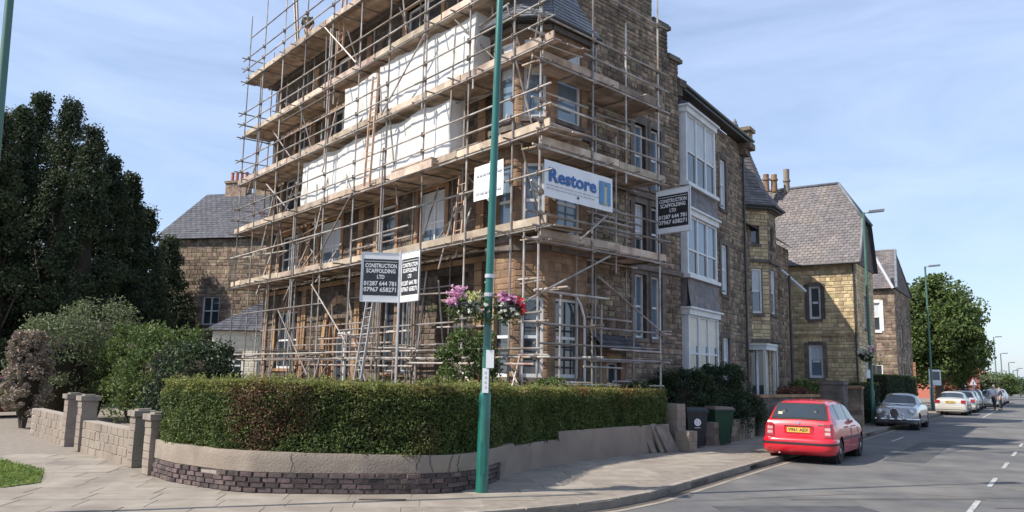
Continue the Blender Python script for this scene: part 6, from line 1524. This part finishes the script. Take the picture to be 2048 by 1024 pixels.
for i, (px, Y, r_, h, m_, lb) in enumerate(((1968, 96, 2.0, 2.9, paleleaf, 'yellow green bush behind the people'), (1996, 104, 3.2, 3.2, decid, 'broad green bush at the far end of the parked row'), (2022, 122, 3.2, 2.6, darkleaf, 'low dark bush under the distant lamps'), (1900, 84, 1.6, 2.6, mat('copper_leaf', (.16, .06, .04)), 'dark copper bush in front of the red brick building'))):
    p = atY(px, 790, Y); shrub('roadside_bush', lb, 'bush', V2(p.x, Y), r_, r_*.8, h, m_, 4000, .22, 90+i)
hz_ = []; rs = np.random.RandomState(4)
for k in range(140): X = rs.uniform(-160, 520); Y = 380+rs.rand()*60; hz_.append((X, Y, rs.uniform(-2, 2.5)))
tag(leaves(clumps(hz_, 6, 170, 9, .4), 1.6, darkleaf, 'distant_woodland'), 'far off line of trees along the horizon', 'woodland', kind='stuff')
# signs at the roadside
c = atY(1871, 755, 58); t = thing('estate_sign', 'white and dark blue house agent sign on a post beneath the big tree', 'sign', (c.x, 58, 0))
q = MB(); q.obox((c.x, 58, c.z), (.38, 0, 0), (0, .02, 0), (0, 0, .55)); q.build('sign_panel', signw, t)
q = MB(); q.obox((c.x, 57.975, c.z+.12), (.30, 0, 0), (0, .004, 0), (0, 0, .30)); q.build('blue_field', navy, t)
q = MB(); q.obox((c.x-.42, 58.0, c.z/2+.2), (.04, 0, 0), (0, .04, 0), (0, 0, c.z/2+.4)); q.build('post', white, t)
c = atY(1946, 766, 66); t = thing('warning_sign', 'red and white triangular warning sign standing above the silver hatchback', 'sign', (c.x, 66, 0))
for s_, m_, y in ((.5, tail_r, 0), (.34, signw, -.012)):
    q = MB(); q.mesh([(c.x+s_*math.cos(R(a)), 66+y+o, c.z+s_*math.sin(R(a))) for o in (-.01, .01) for a in (90, 210, 330)], [(0, 1, 2), (5, 4, 3), (0, 3, 4, 1), (1, 4, 5, 2), (2, 5, 3, 0)]); q.build('sign_face', m_, t)
q = MB(); q.obox((c.x, 65.975, c.z), (.03, 0, 0), (0, .004, 0), (0, 0, .13)); q.build('symbol', signk, t)
q = MB(); q.tube((c.x, 66.04, -.1), (c.x, 66.04, c.z+.3), .04, 7); q.build('post', lead, t)

# ================================================================== PEOPLE
def skin_mesh(name, verts, edges, rad, m, parent, sub=2):
    me = bpy.data.meshes.new(name); me.from_pydata(verts, edges, []); o = bpy.data.objects.new(name, me); COL.objects.link(o)
    sk = o.modifiers.new('skin', 'SKIN'); sk.use_smooth_shade = True; o.modifiers.new('sub', 'SUBSURF').levels = sub
    for v, r_ in zip(me.skin_vertices[0].data, rad): v.radius = r_ if isinstance(r_, tuple) else (r_, r_)
    me.skin_vertices[0].data[0].use_root = True
    bpy.context.view_layer.update(); dg_ = bpy.context.evaluated_depsgraph_get(); nm_ = bpy.data.meshes.new_from_object(o.evaluated_get(dg_))
    bpy.data.objects.remove(o); nm_.materials.clear(); nm_.materials.append(m)
    r_ = bpy.data.objects.new(name, nm_); COL.objects.link(r_); r_.parent = parent; OFF[r_.name] = Vector((0, 0, 0)); return r_
def person(lab, loc, ang, shirt, trous, hair_m, h=1.76, arm=.1, stride=.12, lean=0.0):
    t = thing('person', lab, 'person', (0, 0, 0), None, local=True); k = h/1.76
    J = dict(pel=(0, 0, .95), wa=(0, 0, 1.08), ch=(lean*.3, 0, 1.30), nk=(lean*.5, 0, 1.47), hd=(lean*.6+.02, 0, 1.58), ht=(lean*.6+.015, 0, 1.68))
    V = [J['pel'], J['wa'], J['ch'], J['nk'], J['hd'], J['ht']]; E_ = [(0, 1), (1, 2), (2, 3), (3, 4), (4, 5)]; Rr = [(.13, .15), (.12, .14), (.13, .17), .055, (.095, .08), (.085, .072)]
    def chain(st, pts, rs_):
        p = st
        for q_, r_ in zip(pts, rs_): V.append(q_); Rr.append(r_); E_.append((p, len(V)-1)); p = len(V)-1
        return p
    for s in (-1, 1):
        f = stride*s
        chain(0, [(0, s*.10, .88), (f*.6, s*.105, .50), (f-.02, s*.10, .10), (f+.10, s*.11, .05)], [.09, .06, .042, .04])
        hnd = chain(2, [(lean*.4, s*.19, 1.40), (-.02+arm*.3, s*.25, 1.12), (arm, s*.24, .90), (arm+.03, s*.24, .82)], [.06, .045, .033, .034])
        for fi in range(4): chain(hnd, [(arm+.0+fi*.016, s*.245, .755-.01*(fi % 2)), (arm+.0+fi*.016, s*.235, .72)], [.010, .008])
        chain(hnd, [(arm+.06, s*.225, .79), (arm+.065, s*.22, .765)], [.011, .009])
    body = skin_mesh('body', V, E_, Rr, skin_m, t)
    skin_mesh('shirt', [(0, 0, .93), (0, 0, 1.10), (lean*.3, 0, 1.30), (lean*.45, 0, 1.43)]+[p for s in (-1, 1) for p in ((lean*.4, s*.19, 1.40), (-.02+arm*.3, s*.25, 1.12))], [(0, 1), (1, 2), (2, 3), (2, 4), (4, 5), (2, 6), (6, 7)], [(.155, .175), (.14, .16), (.15, .185), .075, .075, .06, .075, .06], shirt, t)
    skin_mesh('trousers', [(0, 0, .98), (0, 0, .88)]+[p for s in (-1, 1) for p in ((0, s*.10, .84), (stride*s*.6, s*.105, .50), (stride*s-.02, s*.10, .11))], [(0, 1), (1, 2), (2, 3), (3, 4), (1, 5), (5, 6), (6, 7)], [(.145, .165), (.15, .17), .105, .08, .065, .105, .08, .065], trous, t)
    for s in (-1, 1): skin_mesh('shoe', [(stride*s-.05, s*.10, .05), (stride*s+.06, s*.105, .05), (stride*s+.15, s*.11, .035)], [(0, 1), (1, 2)], [.05, .05, .035], blackp, t, 1)
    skin_mesh('hair', [(lean*.6-.03, 0, 1.64), (lean*.6-.0, 0, 1.715)], [(0, 1)], [(.085, .085), (.07, .075)], hair_m, t, 2)
    q = MB(); q.lathe((lean*.6+.105, 0, 1.60), [(0, .016), (.03, .008)], 8, (1, 0, -.2)); q.build('nose', skin_m, t, smooth=True)
    q = MB()
    for s in (-1, 1): q.lathe((lean*.6+.092, s*.033, 1.635), [(0, .012), (.01, .006)], 8, (1, 0, 0))
    q.build('eyes', dkpaint, t, kind='stuff'); q = MB(); q.obox((lean*.6+.1, 0, 1.555), (.006, 0, 0), (0, .024, 0), (0, 0, .005)); q.build('mouth', dkred, t)
    for s in (-1, 1): q = MB(); q.lathe((lean*.6+.01, s*.082, 1.61), [(0, .03), (.012, .022)], 10, (0, s, 0)); q.build('ear', skin_m, t)
    t.scale = (k, k, k); t.location = (loc[0], loc[1], -.115); t.rotation_euler = (0, 0, ang); return t
cl_w = mat('white_shirt', (.66, .66, .70), (.74, .74, .78), .8, 6, .3, 12); cl_d = mat('dark_trousers', (.03, .03, .04), (.05, .05, .06), .85, 6, .3, 12); cl_b = mat('navy_jacket', (.02, .025, .05), (.035, .04, .08), .85, 6, .3, 12); hair_g = mat('grey_hair', (.32, .30, .27), (.42, .4, .36), .7, 12); hair_d = mat('dark_hair', (.03, .02, .015), (.05, .035, .03), .6, 12)
g = ground(1990, 822, -.12); person('person in a white shirt and dark trousers standing among the parked cars', (g.x, g.y), R(200), cl_w, cl_d, hair_g, 1.9, .12, .14)
g = ground(2004, 821, -.12); person('person in dark navy clothes standing right of the one in the white shirt', (g.x+.1, g.y+.3), R(160), cl_b, cl_d, hair_d, 1.74, .06, .08)
# worker on the top visible lift
w_ = onplane(616, 62, S_-NL*.6, NL)
pw = person('worker in a dark top and pale trousers on the highest boarded lift', (w_.x, w_.y), R(-100), mat('dark_green_top', (.06, .06, .04), (.09, .085, .06), .85, 6), mat('sand_trousers', (.45, .36, .24), (.52, .43, .3), .85, 6), hair_d, 1.72, .25, .1, .25)
pw.location.z = LVL[4]+.03
